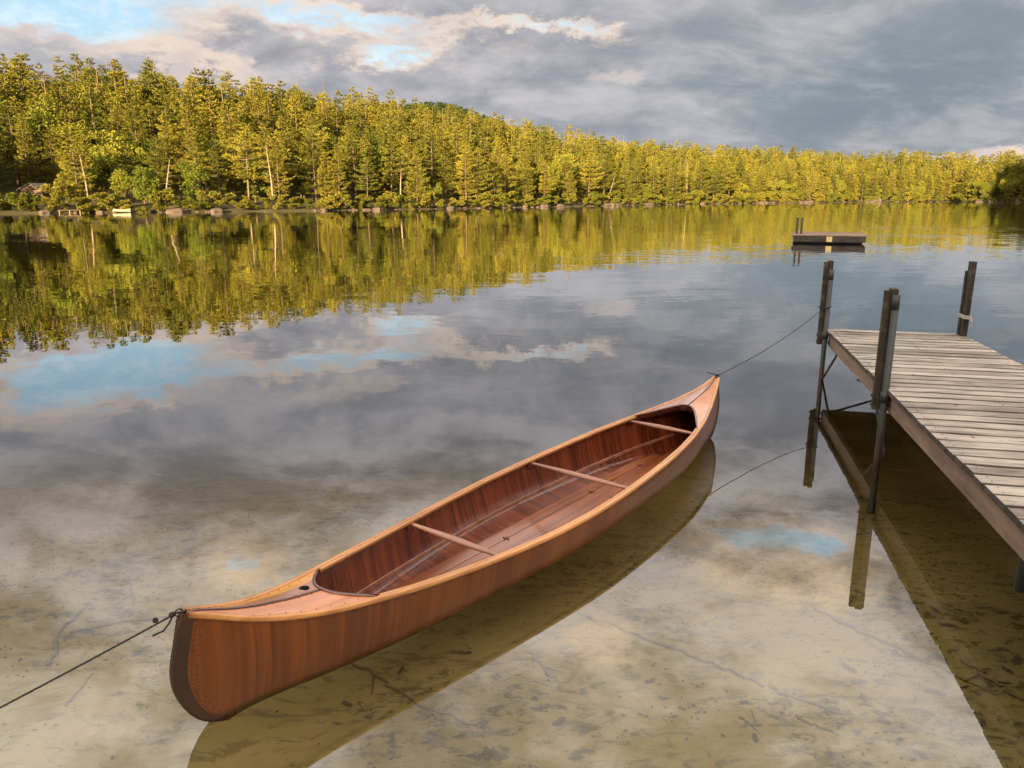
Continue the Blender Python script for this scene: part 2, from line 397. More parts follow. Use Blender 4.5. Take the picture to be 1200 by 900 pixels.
# ------------------------------------------------------------------ shape of the land
CAMF = 901.0; CP = math.cos(R(13.7)); SP = math.sin(R(13.7))
shore_px = [(-420, 78), (-200, 84), (0, 92), (100, 96), (200, 99), (300, 104), (400, 112), (500, 124), (600, 140), (700, 165), (800, 198),
            (900, 238), (1000, 275), (1110, 298), (1128, 283), (1165, 268), (1230, 250)]
shore = [((px_ - 600) / CAMF / 1.027 * D, D) for px_, D in shore_px]
shore = [(-260, 60)] + shore + [(178, 225), (142, 185), (113, 150), (135, 118), (210, 95), (340, 60)]
SH = np.array(shore)
POLY = np.vstack([SH, [(1500, 60), (1500, 1600), (-1500, 1600), (-1500, 60)]])
def land_dist(x, y):
    """signed distance to the far shoreline, positive inland"""
    x = np.asarray(x, float); y = np.asarray(y, float)
    best = np.full(x.shape, 1e9)
    for a, b in zip(SH[:-1], SH[1:]):
        ab = b - a; tt = np.clip(((x - a[0]) * ab[0] + (y - a[1]) * ab[1]) / (ab @ ab), 0, 1)
        best = np.minimum(best, np.hypot(x - a[0] - tt * ab[0], y - a[1] - tt * ab[1]))
    ins = np.zeros(x.shape, bool); n = len(POLY)
    for i in range(n):
        x1, y1 = POLY[i]; x2, y2 = POLY[(i + 1) % n]
        c = ((y1 > y) != (y2 > y)) & (x < (x2 - x1) * (y - y1) / (y2 - y1 + 1e-12) + x1)
        ins ^= c
    return np.where(ins, best, -best)
AZK = np.array([-50, -33, -18, -6, 0, 6.2, 12.5, 18, 23.3, 30, 34, 41, 48, 60])
HK = np.array([17, 15.0, 14.2, 14.5, 12.4, 10.2, 8.7, 8.6, 8.4, 5.8, 6.0, 12, 15, 10])
def smooth(v, a, b):
    u = np.clip((v - a) / (b - a), 0, 1); return u * u * (3 - 2 * u)
def height(x, y):
    x = np.asarray(x, float); y = np.asarray(y, float)
    dl = land_dist(x, y)
    azm = np.degrees(np.arctan2(x, np.maximum(y, 1)))
    hm = np.interp(azm, AZK, HK)
    lump = np.sin(x * .11 + 1) * np.cos(y * .09) * .5 + np.sin(x * .31 + y * .23) * .25
    hl = .10 + np.minimum(dl, 4) * .14 + hm * smooth(dl, 2, 62) + lump * smooth(dl, 5, 20)
    hl = hl - smooth(dl, 90, 400) * hm * .3
    hl = hl + 24 * np.exp(-(((x + 40) / 50) ** 2 + ((y - 430) / 90) ** 2))       # the dark hill behind the ridge
    hl = hl + 25 * np.exp(-(((x - 147) / 27) ** 2 + ((y - 152) / 30) ** 2)) * smooth(dl, 0, 10)      # unseen knoll added on the right shore to shade the headland
    # water side
    bed = -(np.interp(y, [-.6, 0.0, 1.2, 2.5, 4, 6, 9, 14, 30, 60], [-.10, .05, .15, .21, .30, .48, .85, 1.5, 3.5, 5]))
    bed = bed + .015 * np.sin(x * 2.1 + 1.3 * np.sin(y * 1.4)) * np.cos(y * 2.6) + .006 * np.sin(x * 7 + y * 3) 
    bed = np.where(dl > -12, np.maximum(bed, -.25 + np.minimum(dl, 0) * .35), bed)
    near = .08 + np.minimum(np.maximum(-y - .6, 0), 3) * .12 + 11 * smooth(-y, 6, 75) + lump * smooth(-y, 8, 20)
    w = np.where(y < -.6, near, bed)
    return np.where(dl > 0, hl, w)

def axis(n, lim, k):
    u = np.linspace(-1, 1, n); return lim * np.sinh(k * u) / math.sinh(k)
gx = axis(360, 1600, 8.0)
gy = np.concatenate([-axis(121, 500, 6)[60:][::-1][:-1] , axis(601, 1900, 7.0)[300:]])
gy = np.unique(gy)
XX, YY = np.meshgrid(gx, gy)
ZZ = height(XX.ravel(), YY.ravel())
V = np.stack([XX.ravel(), YY.ravel(), ZZ], 1)
nx_, ny_ = len(gx), len(gy)
I, J = np.meshgrid(np.arange(nx_ - 1), np.arange(ny_ - 1)); b_ = (J * nx_ + I).ravel()
F = np.stack([b_, b_ + 1, b_ + 1 + nx_, b_ + nx_], 1)
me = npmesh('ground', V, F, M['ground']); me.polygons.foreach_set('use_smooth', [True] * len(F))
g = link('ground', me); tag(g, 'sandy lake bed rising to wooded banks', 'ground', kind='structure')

# water body: flat top, closed
wb_ = MB(); x0, x1, y0, y1 = -1500, 1500, -6, 1700
wb_.add([(x0, y0, 0), (x1, y0, 0), (x1, y1, 0), (x0, y1, 0), (x0, y0, -14), (x1, y0, -14), (x1, y1, -14), (x0, y1, -14)],
        [(0, 1, 2, 3), (7, 6, 5, 4), (0, 4, 5, 1), (1, 5, 6, 2), (2, 6, 7, 3), (3, 7, 4, 0)])
wo = wb_.build('water', M['water']); tag(wo, 'calm clear lake water mirroring the clouds and trees', 'water', kind='structure')

# ------------------------------------------------------------------ trees
def unit(v): return v / (np.linalg.norm(v, axis=-1, keepdims=True) + 1e-9)
def kites(P, D, L, Wd, rng, planes=2):
    """thin kite shaped faces from P along D"""
    vs = []; 
    for k in range(planes):
        rnd = unit(rng.normal(size=P.shape)); side = unit(np.cross(D, rnd))
        L_ = L[:, None]; W_ = Wd[:, None]
        a = P; b = P + D * L_ * .45 + side * W_; c = P + D * L_; e = P + D * L_ * .45 - side * W_
        vs.append(np.stack([a, b, c, e], 1))
    V = np.concatenate(vs).reshape(-1, 3)
    return V
def pine(seed, h, dens=1.0, whorls=17, crown0=.12, spread=.21, planes=2, lean=0.0, sparse=0.0, top=.8):
    rng = np.random.default_rng(seed)
    tm = MB(); n = 9
    bend = rng.normal(0, .012 * h, 2); ph = rng.random() * 6
    def trunk(zf): return np.array([bend[0] * math.sin(zf * 2.6 + ph) + lean * zf * h, bend[1] * math.sin(zf * 2.2 + ph + 1), zf * h])
    zs = np.linspace(0, 1, n); tm.tube([tuple(trunk(z) - np.array([0, 0, .5 if z == 0 else 0])) for z in zs], [max(.0125 * h * (1 - z) ** .85, .012) for z in zs], 6)
    P = []; D = []; L = []; Wd = []
    side_bias = rng.random() * 6.28
    for i in range(whorls):
        u = (i + rng.random() * .6) / whorls
        zf = crown0 + (1 - crown0) * u
        prof = (1 - u) ** top * (.55 + .45 * min(1, u / .25)) + .05
        nb = int(rng.integers(5, 8))
        a0 = rng.random() * 6.28
        for b in range(nb):
            if rng.random() < (.12 + sparse): continue
            a = a0 + 6.283 * b / nb + rng.normal(0, .25)
            ln = h * spread * prof * rng.uniform(.55, 1.2) * (1 + .25 * math.cos(a - side_bias))
            if ln < .25: ln = .25
            base = trunk(min(zf + rng.normal(0, .006), .995))
            outv = np.array([math.cos(a), math.sin(a), 0]); rise = rng.uniform(-.10, .22) + .35 * u * u
            pts = [base + outv * ln * r_ + np.array([0, 0, ln * (rise * r_ + .22 * r_ * r_ - .12 * r_)]) for r_ in (0, .35, .7, 1)]
            if ln > .5: tm.tube([tuple(p) for p in pts], [.016 * ln + .008, .012 * ln + .006, .008 * ln + .004, .004], 3, False)
            k = max(5, int(ln * 25 * dens))
            r_ = rng.uniform(.22, 1.0, k) ** .8
            lat = rng.normal(0, .20, k) * ln * (1.15 - r_ * .75)
            sd = np.array([-math.sin(a), math.cos(a), 0])
            pp = base + outv * (ln * r_)[:, None] + sd * lat[:, None]
            pp[:, 2] += ln * (rise * r_ + .22 * r_ * r_ - .12 * r_) + rng.normal(0, .035 * ln + .02, k)
            dd = unit(outv * rng.uniform(.3, 1.1, k)[:, None] + sd * (lat / ln * 3 + rng.normal(0, .5, k))[:, None] + np.array([0, 0, 1.0]) * rng.uniform(.0, .75, k)[:, None])
            P.append(pp); D.append(dd); L.append(rng.uniform(.24, .52, k) * (.75 + .25 * h / 13) / math.sqrt(dens)); Wd.append(rng.uniform(.045, .085, k) / math.sqrt(dens))
    k = 14; tp = trunk(.97) + rng.normal(0, .10, (k, 3)) * np.array([1, 1, 2.4]); P.append(tp); D.append(unit(rng.normal(0, .4, (k, 3)) + np.array([0, 0, 1.2]))); L.append(np.full(k, .36)); Wd.append(np.full(k, .07))
    P = np.concatenate(P); D = np.concatenate(D); L = np.concatenate(L); Wd = np.concatenate(Wd)
    V = kites(P, D, L, Wd, rng, planes)
    return tm, V
def broad(seed, h, dens=1.0, lobes=16, wide=.30):
    rng = np.random.default_rng(seed); tm = MB()
    tm.tube([(0, 0, -.5), (.05 * h * rng.normal() * .3, 0, h * .35), (0, .03 * h * rng.normal(), h * .75)], [.018 * h, .013 * h, .004 * h], 6)
    Vs = []
    for i in range(lobes):
        u = rng.random() ** .85; z = h * (.16 + .80 * u); rr = h * wide * math.sin(math.pi * min(1, .16 + .84 * (1 - u) ** .8)) ** .7
        a = rng.random() * 6.283; q_ = rr * math.sqrt(rng.uniform(.15, 1))
        c = np.array([math.cos(a) * q_, math.sin(a) * q_, z]); R_ = h * rng.uniform(.07, .135)
        tm.tube([(0, 0, max(z - R_ * 2.5, .1 * h)), tuple(c)], [.006 * h, .002 * h], 3, False)
        k = int(95 * dens * (R_ / .1 / h) ** 1.5)
        dv = unit(rng.normal(size=(k, 3))); P = c + dv * R_ * rng.uniform(.55, 1.12, k)[:, None] * np.array([1.15, 1.15, .72])
        D = unit(dv + rng.normal(0, .6, (k, 3)) - np.array([0, 0, .15])); L = rng.uniform(.26, .5, k) * (h / 9) ** .5; Wd = L * .36
        Vs.append(kites(P, D, L, Wd, rng, 1))
    return tm, np.concatenate(Vs)
def quads(V): return np.arange(len(V)).reshape(-1, 4)

PINES = [pine(11, 13, 1.1, 17, .10, .29), pine(12, 14, 1.0, 18, .10, .26), pine(13, 12, 1.05, 15, .14, .32), pine(14, 13.5, 1.0, 15, .26, .29, sparse=.10),
         pine(15, 12.5, 1.15, 18, .06, .28), pine(16, 13, .95, 14, .32, .31, sparse=.16, lean=.03), pine(17, 14, 1.05, 17, .12, .25, top=.65)]
LOWP = [pine(31 + i, 13, .62, 15, .10, sp_, planes=2, top=tp_) for i, (sp_, tp_) in enumerate([(.29, .8), (.26, .7), (.32, .8), (.27, .6), (.30, .9)])]
BROADS = [broad(21, 9, 1.5, 22), broad(22, 8, 1.5, 18, .36), broad(23, 10, 1.4, 24, .27)]
def snag(seed, h, lean):
    rng = np.random.default_rng(seed); tm = MB()
    tm.tube([(0, 0, -.4), (lean * h * .3, .1, h * .45), (lean * h, 0, h)], [.016 * h, .011 * h, .03], 6)
    for i in range(16):
        z = rng.uniform(.3, .97); a = rng.random() * 6.28; ln = h * .13 * (1.1 - z) * rng.uniform(.6, 1.6) + .15
        b0 = (lean * h * z, 0, h * z); tm.tube([b0, (b0[0] + math.cos(a) * ln, math.sin(a) * ln, b0[2] + ln * rng.uniform(-.2, .5))], [.03, .008], 3, False)
    return tm
def proto(kind, i):
    tm, V = (PINES if kind == 'pine_tree' else BROADS)[i]
    r = empty(kind); link('trunk', tm.mesh('trunk', M['bark'], True), r)
    link('crown', npmesh('crown', V, quads(V), M['pine' if kind == 'pine_tree' else 'leaf']), r)
    return r
protos = {('pine_tree', i): proto('pine_tree', i) for i in range(len(PINES))}
protos.update({('leafy_tree', i): proto('leafy_tree', i) for i in range(len(BROADS))})
used = set()

def shore_pt(s):           # s in metres along the visible shoreline
    seg = np.hypot(*(SH[1:] - SH[:-1]).T); cum = np.concatenate([[0], np.cumsum(seg)])
    s = np.clip(s, 0, cum[-1] - .01); k = int(np.searchsorted(cum, s, 'right') - 1); u = (s - cum[k]) / seg[k]
    p = SH[k] * (1 - u) + SH[k + 1] * u; dr = (SH[k + 1] - SH[k]) / seg[k]
    return p, np.array([-dr[1], dr[0]])
SLEN = float(np.hypot(*(SH[1:] - SH[:-1]).T).sum())

rng = np.random.default_rng(5)
cands = []
# jittered grid over the land behind the shore
xs = np.arange(-190, 330, 3.7)
ys = np.arange(60, 460, 3.7)
GX, GY = np.meshgrid(xs, ys); GX = GX + rng.uniform(-2.1, 2.1, GX.shape); GY = GY + rng.uniform(-2.1, 2.1, GY.shape)
DL = land_dist(GX.ravel(), GY.ravel()); GXr, GYr = GX.ravel(), GY.ravel()
AZ = np.degrees(np.arctan2(GXr, GYr))
keep = (DL > 2.0) & (DL < 92) & (np.abs(AZ) < 43)
keep &= ~((np.abs(AZ + 31.3) < 1.5) & (GYr > 80) & (GYr < 105.5))          # the cabin's clearing
GXr, GYr, DL, AZ = GXr[keep], GYr[keep], DL[keep], AZ[keep]
GZ = height(GXr, GYr)
dist = np.hypot(GXr, GYr)
sz = np.interp(AZ, [-34, -10, 5, 18, 30], [.80, .80, .82, .90, .98]) * rng.uniform(.74, 1.16, len(GXr))
sz *= np.interp(DL, [2, 8, 25, 70], [.74, .90, .98, 1.0])
isb = rng.random(len(GXr)) < np.interp(DL, [2, 10, 30, 80], [.26, .30, .22, .12])
# thin out the far depth of the wood (its trees only show as crowns over others)
thin = (rng.random(len(GXr)) < np.interp(dist, [90, 200, 400], [0, .15, .35])) & (DL > 6)
thin |= (DL > 60) & (rng.random(len(GXr)) < .3)
sel = ~thin
GXr, GYr, GZ, DL, AZ, dist, sz, isb = [a[sel] for a in (GXr, GYr, GZ, DL, AZ, dist, sz, isb)]
# which show largest: near the shore, near the camera, inside the frame
inview = np.abs(AZ) < 34.2
score = (1 / dist) * np.exp(-DL / 18.0) * inview
order = np.argsort(-score)
n_ind = 0; npine = 0; nbroad = 0
merged_V = []; merged_T = []; merged_bark = MB()
def zone(a):
    for lim, nm in ((-24, 'near the cabin'), (-15, 'right of the cabin'), (-6, 'left of centre'), (3, 'at the centre'),
                    (12, 'right of centre'), (19.5, 'left of the swim raft'), (26, 'right of the swim raft'), (30.3, 'at the bright shore end')):
        if a < lim: return nm
    return 'on the shaded headland'
for oi in order:
    x, y, z, dl, a, s = GXr[oi], GYr[oi], GZ[oi], DL[oi], AZ[oi], sz[oi]
    rz = rng.random() * 6.283
    b = bool(isb[oi])
    if inview[oi] and ((not b and npine < 290) or (b and nbroad < 110)) and score[oi] > 0:
        row = 'in the front row' if dl < 9 else ('behind the front row' if dl < 20 else 'higher up the slope')
        zn = zone(a)
        if b:
            key = ('leafy_tree', int(rng.integers(len(BROADS)))); nbroad += 1
            lab = f'rounded green leafy tree {row}, {zn}'; cat = 'tree'
        else:
            thinone = rng.random() < .35 and dl < 12
            key = ('pine_tree', int(rng.choice([3, 5]) if thinone else rng.choice([0, 1, 2, 4, 6]))); npine += 1
            lab = f'{"bare-stemmed sparse" if thinone else "full bushy"} golden pine {row}, {zn}'; cat = 'pine tree'
        sc3 = (s * rng.uniform(.88, 1.15),) * 2 + (s,)
        if b: sc3 = tuple(v * (.9 if dl < 9 else 1.12) for v in sc3)
        p = protos[key]
        if key in used: r = dup_tree(p, (x, y, z), rz, sc3)
        else:
            r = p; used.add(key); r.location = (x, y, z); r.rotation_euler = (0, 0, rz); r.scale = sc3
        tag(r, lab, cat, lab)
    else:
        if not inview[oi] and abs(a) > 38 and dl > 40: continue
        tm, V = LOWP[int(rng.integers(len(LOWP)))]
        if b: tm, V = BROADS[int(rng.integers(len(BROADS)))]; k = len(V) // 4; V = V.reshape(-1, 4, 3)[rng.random(k) < .55].reshape(-1, 3); s *= 1.1
        c, s_ = math.cos(rz), math.sin(rz)
        Vr = np.stack([V[:, 0] * c - V[:, 1] * s_, V[:, 0] * s_ + V[:, 1] * c, V[:, 2]], 1) * s + np.array([x, y, z])
        merged_V.append(Vr.astype(np.float32)); merged_T.append(np.full(len(Vr), rng.random(), np.float32))
        merged_bark.tube([(x, y, z - .3), (x, y, z + 6 * s), (x, y, z + 12.2 * s)], [.22 * s, .14 * s, .03], 5, False)
for key, p in protos.items():
    if key not in used:
        for c in list(p.children): bpy.data.objects.remove(c)
        bpy.data.objects.remove(p)
V = np.concatenate(merged_V)
fo = link('forest', npmesh('forest', V, quads(V), M['pine_m'], np.concatenate(merged_T)))
tag(fo, 'dense mixed pine wood covering the slope behind the shore trees', 'forest', kind='stuff')
fb = merged_bark.build('forest_trunks', M['bark'], fo, True)
print('trees', npine, nbroad, 'merged', len(merged_V), 'faces', len(V) // 4)

# dark spruce wood on the hill behind
mv = []; mt = []
for i in range(420):
    x = rng.uniform(-100, 25); y = rng.uniform(350, 440); z = float(height(x, y))
    tm, V = LOWP[i % 5]; V = V.reshape(-1, 4, 3)[::3].reshape(-1, 3) * np.array([1.0, 1.0, .9]); 
    V = V.reshape(-1, 4, 3); cc = V.mean(1, keepdims=True); V = (cc + (V - cc) * 1.9).reshape(-1, 3)
    mv.append((V + np.array([x, y, z])).astype(np.float32)); mt.append(np.full(len(V), rng.random(), np.float32))
V = np.concatenate(mv); o_ = link('hill_forest', npmesh('hill_forest', V, quads(V), M['fardark'], np.concatenate(mt)))
tag(o_, 'dark evergreen wood on the hilltop showing behind the golden ridge', 'forest', kind='stuff')

# wood on the shore behind the camera: it keeps the near water and the dock in shade
mv = []; mt = []; bb = MB()
for i in range(330):
    x = rng.uniform(-125, 70); y = rng.uniform(-85, -16)
    if x * x + (y + 5) ** 2 < 15 ** 2: continue
    z = float(height(x, y)); s = rng.uniform(.8, 1.15); tm, V = LOWP[i % 5]
    V = V.reshape(-1, 4, 3)[::2]; cc = V.mean(1, keepdims=True); V = (cc + (V - cc) * 1.5).reshape(-1, 3)
    mv.append((V * s + np.array([x, y, z])).astype(np.float32)); mt.append(np.full(len(V), rng.random(), np.float32))
    bb.tube([(x, y, z - .3), (x, y, z + 12 * s)], [.2, .05], 5, False)
V = np.concatenate(mv); o_ = link('near_shore_forest', npmesh('near_shore_forest', V, quads(V), M['pine_m'], np.concatenate(mt)))
tag(o_, 'pine wood on the bank behind the photographer', 'forest', kind='stuff'); bb.build('near_shore_trunks', M['bark'], o_, True)

# added wooded rise on the right shore, out of frame, shaped to shade the headland
mv = []; mt = []
for i in range(260):
    a = rng.random() * 6.28; r_ = 40 * math.sqrt(rng.random()); x = 148 + r_ * math.cos(a) * .9; y = 154 + r_ * math.sin(a)
    if float(land_dist(x, y)) < 3 or math.degrees(math.atan2(x, y)) < 36.3: continue
    z = float(height(x, y)); s = rng.uniform(1.0, 1.35); tm, V = LOWP[i % 5]
    V = V.reshape(-1, 4, 3)[::2]; cc = V.mean(1, keepdims=True); V = (cc + (V - cc) * 1.6).reshape(-1, 3)
    mv.append((V * s + np.array([x, y, z])).astype(np.float32)); mt.append(np.full(len(V), rng.random(), np.float32))
V = np.concatenate(mv); o_ = link('headland_shade_forest', npmesh('headland_shade_forest', V, quads(V), M['pine_m'], np.concatenate(mt)))
tag(o_, 'unseen pine wood added on the right shore to shade the headland', 'forest', kind='stuff')

# leaning pale snags and bare stems in the front row
snm = [snag(i, h_, l_).mesh('dead_tree', M['pale'], True) for i, (h_, l_) in enumerate([(9, .05), (7.5, .13), (8.5, -.06), (6.5, .2)])]
def px_pt(px_, inland=1.5):
    tgt = math.degrees(math.atan((px_ - 600) / CAMF / 1.027)); best = None
    for s in np.arange(0, SLEN, .8):
        p, nr = shore_pt(s)
        if p[1] < 60: continue
        a = math.degrees(math.atan2(p[0], p[1]))
        if best is None or abs(a - tgt) < best[0]: best = (abs(a - tgt), p, nr)
        if p[1] > 280 and p[0] > 150: break
    p = best[1] + best[2] * inland; return p[0], p[1]
snags = [(97, 2.5, 2, 'beside the cabin'), (193, 2, 1, 'just right of the dark gap'), (331, 2, 2, 'beside another bare trunk left of centre'),
         (480, 2, 0, 'between two golden pines left of centre'), (722, 2, 3, 'leaning right of centre'),
         (812, 2, 2, 'left of the swim raft'), (1092, 1.8, 3, 'leaning near the right end of the bright shore')]
for px_, inl, k, w_ in snags:
    x, y = px_pt(px_, inl); o_ = link('dead_tree', snm[k]); o_.location = (x, y, float(height(x, y))); o_.rotation_euler = (0, 0, rng.uniform(-.5, .5))
    o_.scale = (1, 1, float(rng.uniform(.9, 1.15)) * (1.2 if px_ > 800 else .85))
    tag(o_, f'pale bare dead trunk {w_}', 'dead tree')

# shrubs and boulders along the waterline
SHR = []
for i in range(4):
    tm, V = broad(61 + i, 2.4, 2.4, 9, .42); V = V * np.array([1, 1, .8]); SHR.append(npmesh('shrub', V, quads(V), M['shrub']))
def boulder(seed):
    rg = np.random.default_rng(seed); b = MB(); rows = []
    for i in range(7):
        th = math.pi * i / 6; row = []
        for j in range(10):
            ph = 2 * math.pi * j / 10; r_ = 1 + .22 * math.sin(3 * ph + seed) * math.sin(th) + rg.uniform(-.13, .13)
            row.append((r_ * math.sin(th) * math.cos(ph), r_ * .8 * math.sin(th) * math.sin(ph), r_ * .55 * math.cos(th)))
        rows.append(row)
    b.grid(rows, closed=True); return b.mesh('boulder', M['rock'])
BLD = [boulder(i) for i in range(5)]
s = 0; nsh = nbo = 0
while s < SLEN:
    p, nr = shore_pt(s); a = math.degrees(math.atan2(p[0], p[1])); s += rng.uniform(.8, 2.2) * (1 + max(0, p[1] - 120) / 200)
    if abs(a) > 36 or p[1] < 70: continue
    dcam = math.hypot(*p); zn = zone(a)
    if nsh < 290:
        q_ = p + nr * rng.uniform(-.1, 1.5); k = float(rng.uniform(.5, 1.15)) * (1 + dcam / 500)
        o_ = link('shrub', SHR[int(rng.integers(4))]); o_.location = (q_[0], q_[1], float(height(q_[0], q_[1])) - .15); o_.scale = (k, k, k * rng.uniform(.7, 1.2)); o_.rotation_euler = (0, 0, rng.random() * 6)
        lab = f'low green bush at the foot of the trees, {zn}'; tag(o_, lab, 'bush', lab); nsh += 1
    if nbo < 230:
        for _ in range(int(rng.integers(0, 3))):
            q_ = p + nr * rng.uniform(-.6, 1.1) + np.array([rng.uniform(-1.4, 1.4), 0]); k = float(rng.choice([.10, .14, .2, .28, .6]) * rng.uniform(.8, 1.2)) * (1 + dcam / 320)
            o_ = link('boulder', BLD[int(rng.integers(5))]); o_.location = (q_[0], q_[1], .02 + .1 * k); o_.scale = (k * rng.uniform(.8, 1.6), k, k * .8); o_.rotation_euler = (0, 0, rng.random() * 6)
            lab = f'pinkish grey boulder at the waterline, {zn}'; tag(o_, lab, 'boulder', lab); nbo += 1
x, y = px_pt(1026, .3); o_ = link('boulder', BLD[2]); o_.location = (x, y, .4); o_.scale = (2.0, 1.6, 2.4); tag(o_, 'largest pale boulder on the shore, right of the swim raft', 'boulder')

# cabin among the trees on the left
m, q, o = mat('cabin_boards'); co = obj_co(q); n = q.noise(q.scl(co, (1, 1, 8)), 2.0, 4)
pbsdf(q, o, q.mix(n, (.07, .045, .03, 1), (.11, .07, .045, 1)), .8, .2, 0, n, .3, .02); M['cabin'] = m
m, q, o = mat('cabin_roof'); n = q.noise(obj_co(q), 4.0, 4); pbsdf(q, o, q.mix(n, (.07, .055, .04, 1), (.12, .09, .07, 1)), .85); M['croof'] = m
m, q, o = mat('window_glass'); pbsdf(q, o, (.02, .02, .022, 1), .1, .6); M['glass'] = m
m, q, o = mat('white_trim'); pbsdf(q, o, (.15, .12, .09, 1), .6); M['trim'] = m
cx, cy = -61.6, 101.5; cz = float(height(cx, cy))
cb = empty('cabin', (cx, cy, cz), R(-6), .72); tag(cb, 'small brown wooden cabin half hidden among the trees on the left shore', 'cabin')
MB().add([(-2.1, 0, -.3), (2.1, 0, -.3), (2.1, 3.2, -.3), (-2.1, 3.2, -.3), (-2.1, 0, 2.2), (2.1, 0, 2.2), (2.1, 3.2, 2.2), (-2.1, 3.2, 2.2), (0, 0, 3.2), (0, 3.2, 3.2)],
         [(0, 1, 5, 8, 4), (2, 3, 7, 9, 6), (1, 2, 6, 5), (3, 0, 4, 7), (0, 3, 2, 1)]).build('wall', M['cabin'], cb)
rf = MB()
for sgn in (-1, 1):
    a_, b_2 = (sgn * 2.5, 2.03), (0, 3.24)
    rf.add([(a_[0], -.4, a_[1]), (b_2[0], -.4, b_2[1]), (b_2[0], 3.5, b_2[1]), (a_[0], 3.5, a_[1]), (a_[0], -.4, a_[1] + .14), (b_2[0], -.4, b_2[1] + .14), (b_2[0], 3.5, b_2[1] + .14), (a_[0], 3.5, a_[1] + .14)],
           [(0, 1, 2, 3), (4, 7, 6, 5), (0, 4, 5, 1), (2, 6, 7, 3), (0, 3, 7, 4)])
rf.build('roof', M['croof'], cb)
for wx in (-1.3, -.1, 1.2):
    wf = MB()
    for (c_, s_) in (((wx, -.03, .62), (.86, .07, .07)), ((wx, -.03, 1.68), (.86, .07, .07)), ((wx - .4, -.03, 1.15), (.07, .07, .99)), ((wx + .4, -.03, 1.15), (.07, .07, .99))): wf.box(c_, s_)
    w_ = wf.build('window', M['trim'], cb); MB().box((wx, -.012, 1.15), (.74, .02, .98)).build('pane', M['glass'], w_)
MB().box((0, -.012, 2.62), (.5, .02, .4)).build('vent', M['glass'], cb)

# bushes half hiding the cabin
for px_, inl, k, w_ in ((34, 1.2, 1.1, 'left bush of the row before the cabin'), (52, .9, .85, 'middle bush of the row before the cabin'), (68, 1.6, 1.3, 'tallest bush, at the right corner of the cabin')):
    x, y = px_pt(px_, inl); o_ = link('shrub', SHR[int(px_) % 4]); o_.location = (x, y, .1); o_.scale = (k, k, k * (1.5 if px_ == 68 else 1)); tag(o_, 'green ' + w_, 'bush')
# small boats drawn up below the cabin
def little_boat(name, x, y, z, rz, L_, B_, mt_, label, upside=False):
    r = empty(name, (x, y, z), rz); tag(r, label, 'boat'); rows = []; rin = []
    for i in range(11):
        u = -1 + i / 5; b = B_ / 2 * (1 - max(0, u) ** 2.5) * (1 - .25 * max(0, -u) ** 3) + .01; hh = .34 + .12 * u * u
        sec = []; si = []
        for k in range(-4, 5):
            v = k / 4; zz = hh * abs(v) ** 2.4
            sec.append((u * L_ / 2, b * math.copysign(abs(v) ** .7, v), zz)); si.append((u * L_ / 2 * .98, .94 * b * math.copysign(abs(v) ** .7, v), zz + .03 * (1 - abs(v))))
        if upside:
            sec = [(p[0], -p[1], hh - p[2]) for p in sec]; si = [(p[0], -p[1], hh - p[2]) for p in si]
        rows.append(sec); rin.append(si)
    MB().grid(rows).grid(rin, True).build('hull', mt_, r, True)
    th = MB()
    if not upside:
        for u in (-.35, .3): th.box((u * L_ / 2, 0, .26), (.22, B_ * .86, .03))
        th.build('thwart', M['croof'], r)
        tr_ = MB().add([rows[0][i] for i in range(9)], [tuple(range(9))]); tr_.build('transom', mt_, r)
    else:
        MB().box((0, 0, .48), (L_ * .8, .05, .05)).build('keel', M['croof'], r)
m, q, o = mat('pale_boat_paint'); pbsdf(q, o, (.15, .17, .12, 1), .4); M['boatwhite'] = m
m, q, o = mat('red_boat_paint'); pbsdf(q, o, (.30, .10, .06, 1), .5); M['boatred'] = m
x, y = px_pt(142, .2); little_boat('rowboat', x, y - .3, .05, R(5), 2.1, .8, M['boatwhite'], 'small pale green rowboat drawn up at the waterline')
x, y = px_pt(132, 1.0); little_boat('upturned_boat', x, y, .38, R(20), 2.0, .9, M['boatred'], 'red brown boat lying upside down on the left shore', True)
x, y = px_pt(100, .8); little_boat('dinghy', x, y, .25, R(35), 1.4, .7, M['boatwhite'], 'small white dinghy on the bank below the cabin')
x, y = px_pt(87, -.2)
ld = empty('small_dock', (x, y, 0), R(-4)); tag(ld, 'low orange-brown plank landing along the shore by the cabin', 'dock')
b = MB()
for i in range(14): b.box((-1.3 + i * .2, 0, .34), (.18, 1.0, .05))
b.build('decking', M['cabin'], ld)
for xx in (-1.3, 0, 1.3): MB().box((xx, -.3, .02), (.12, .12, .58)).build('leg', M['croof'], ld)

# ------------------------------------------------------------------ swim raft
rr_ = empty('swim_raft', (11.85, 32.9, 0), R(-19), 1.03); tag(rr_, 'dark square swimming raft floating far out on the lake', 'swim raft')
b = MB()
for i in range(19): b.box((1.37, .08 + i * .17, .33), (2.8, .155, .04))
b.build('decking', M['fascia'], rr_)
for yy in (.02, 3.18): MB().box((1.37, yy, .19), (2.7, .04, .22)).build('side_board', M['darkwood'], rr_)
for xx in (.04, 2.70): MB().box((xx, 1.6, .19), (.04, 3.1, .22)).build('end_board', M['darkwood'], rr_)
m, q, o = mat('black_float'); pbsdf(q, o, (.012, .013, .015, 1), .5); M['float'] = m
for yy in (.5, 1.6, 2.7): MB().box((1.37, yy, .03), (2.5, .5, .26)).build('float', M['float'], rr_)
m, q, o = mat('yellow_plate'); pbsdf(q, o, (.62, .48, .20, 1), .5); M['yellow'] = m
MB().box((1.36, -.012, .19), (.22, .02, .21)).build('reflector_plate', M['yellow'], rr_)
for xx in (.12, .30):
    MB().tube([(xx, 1.0, -.6), (xx, 1.0, 1.0)], .045, 8).build('post', M['darkwood'], rr_, True)

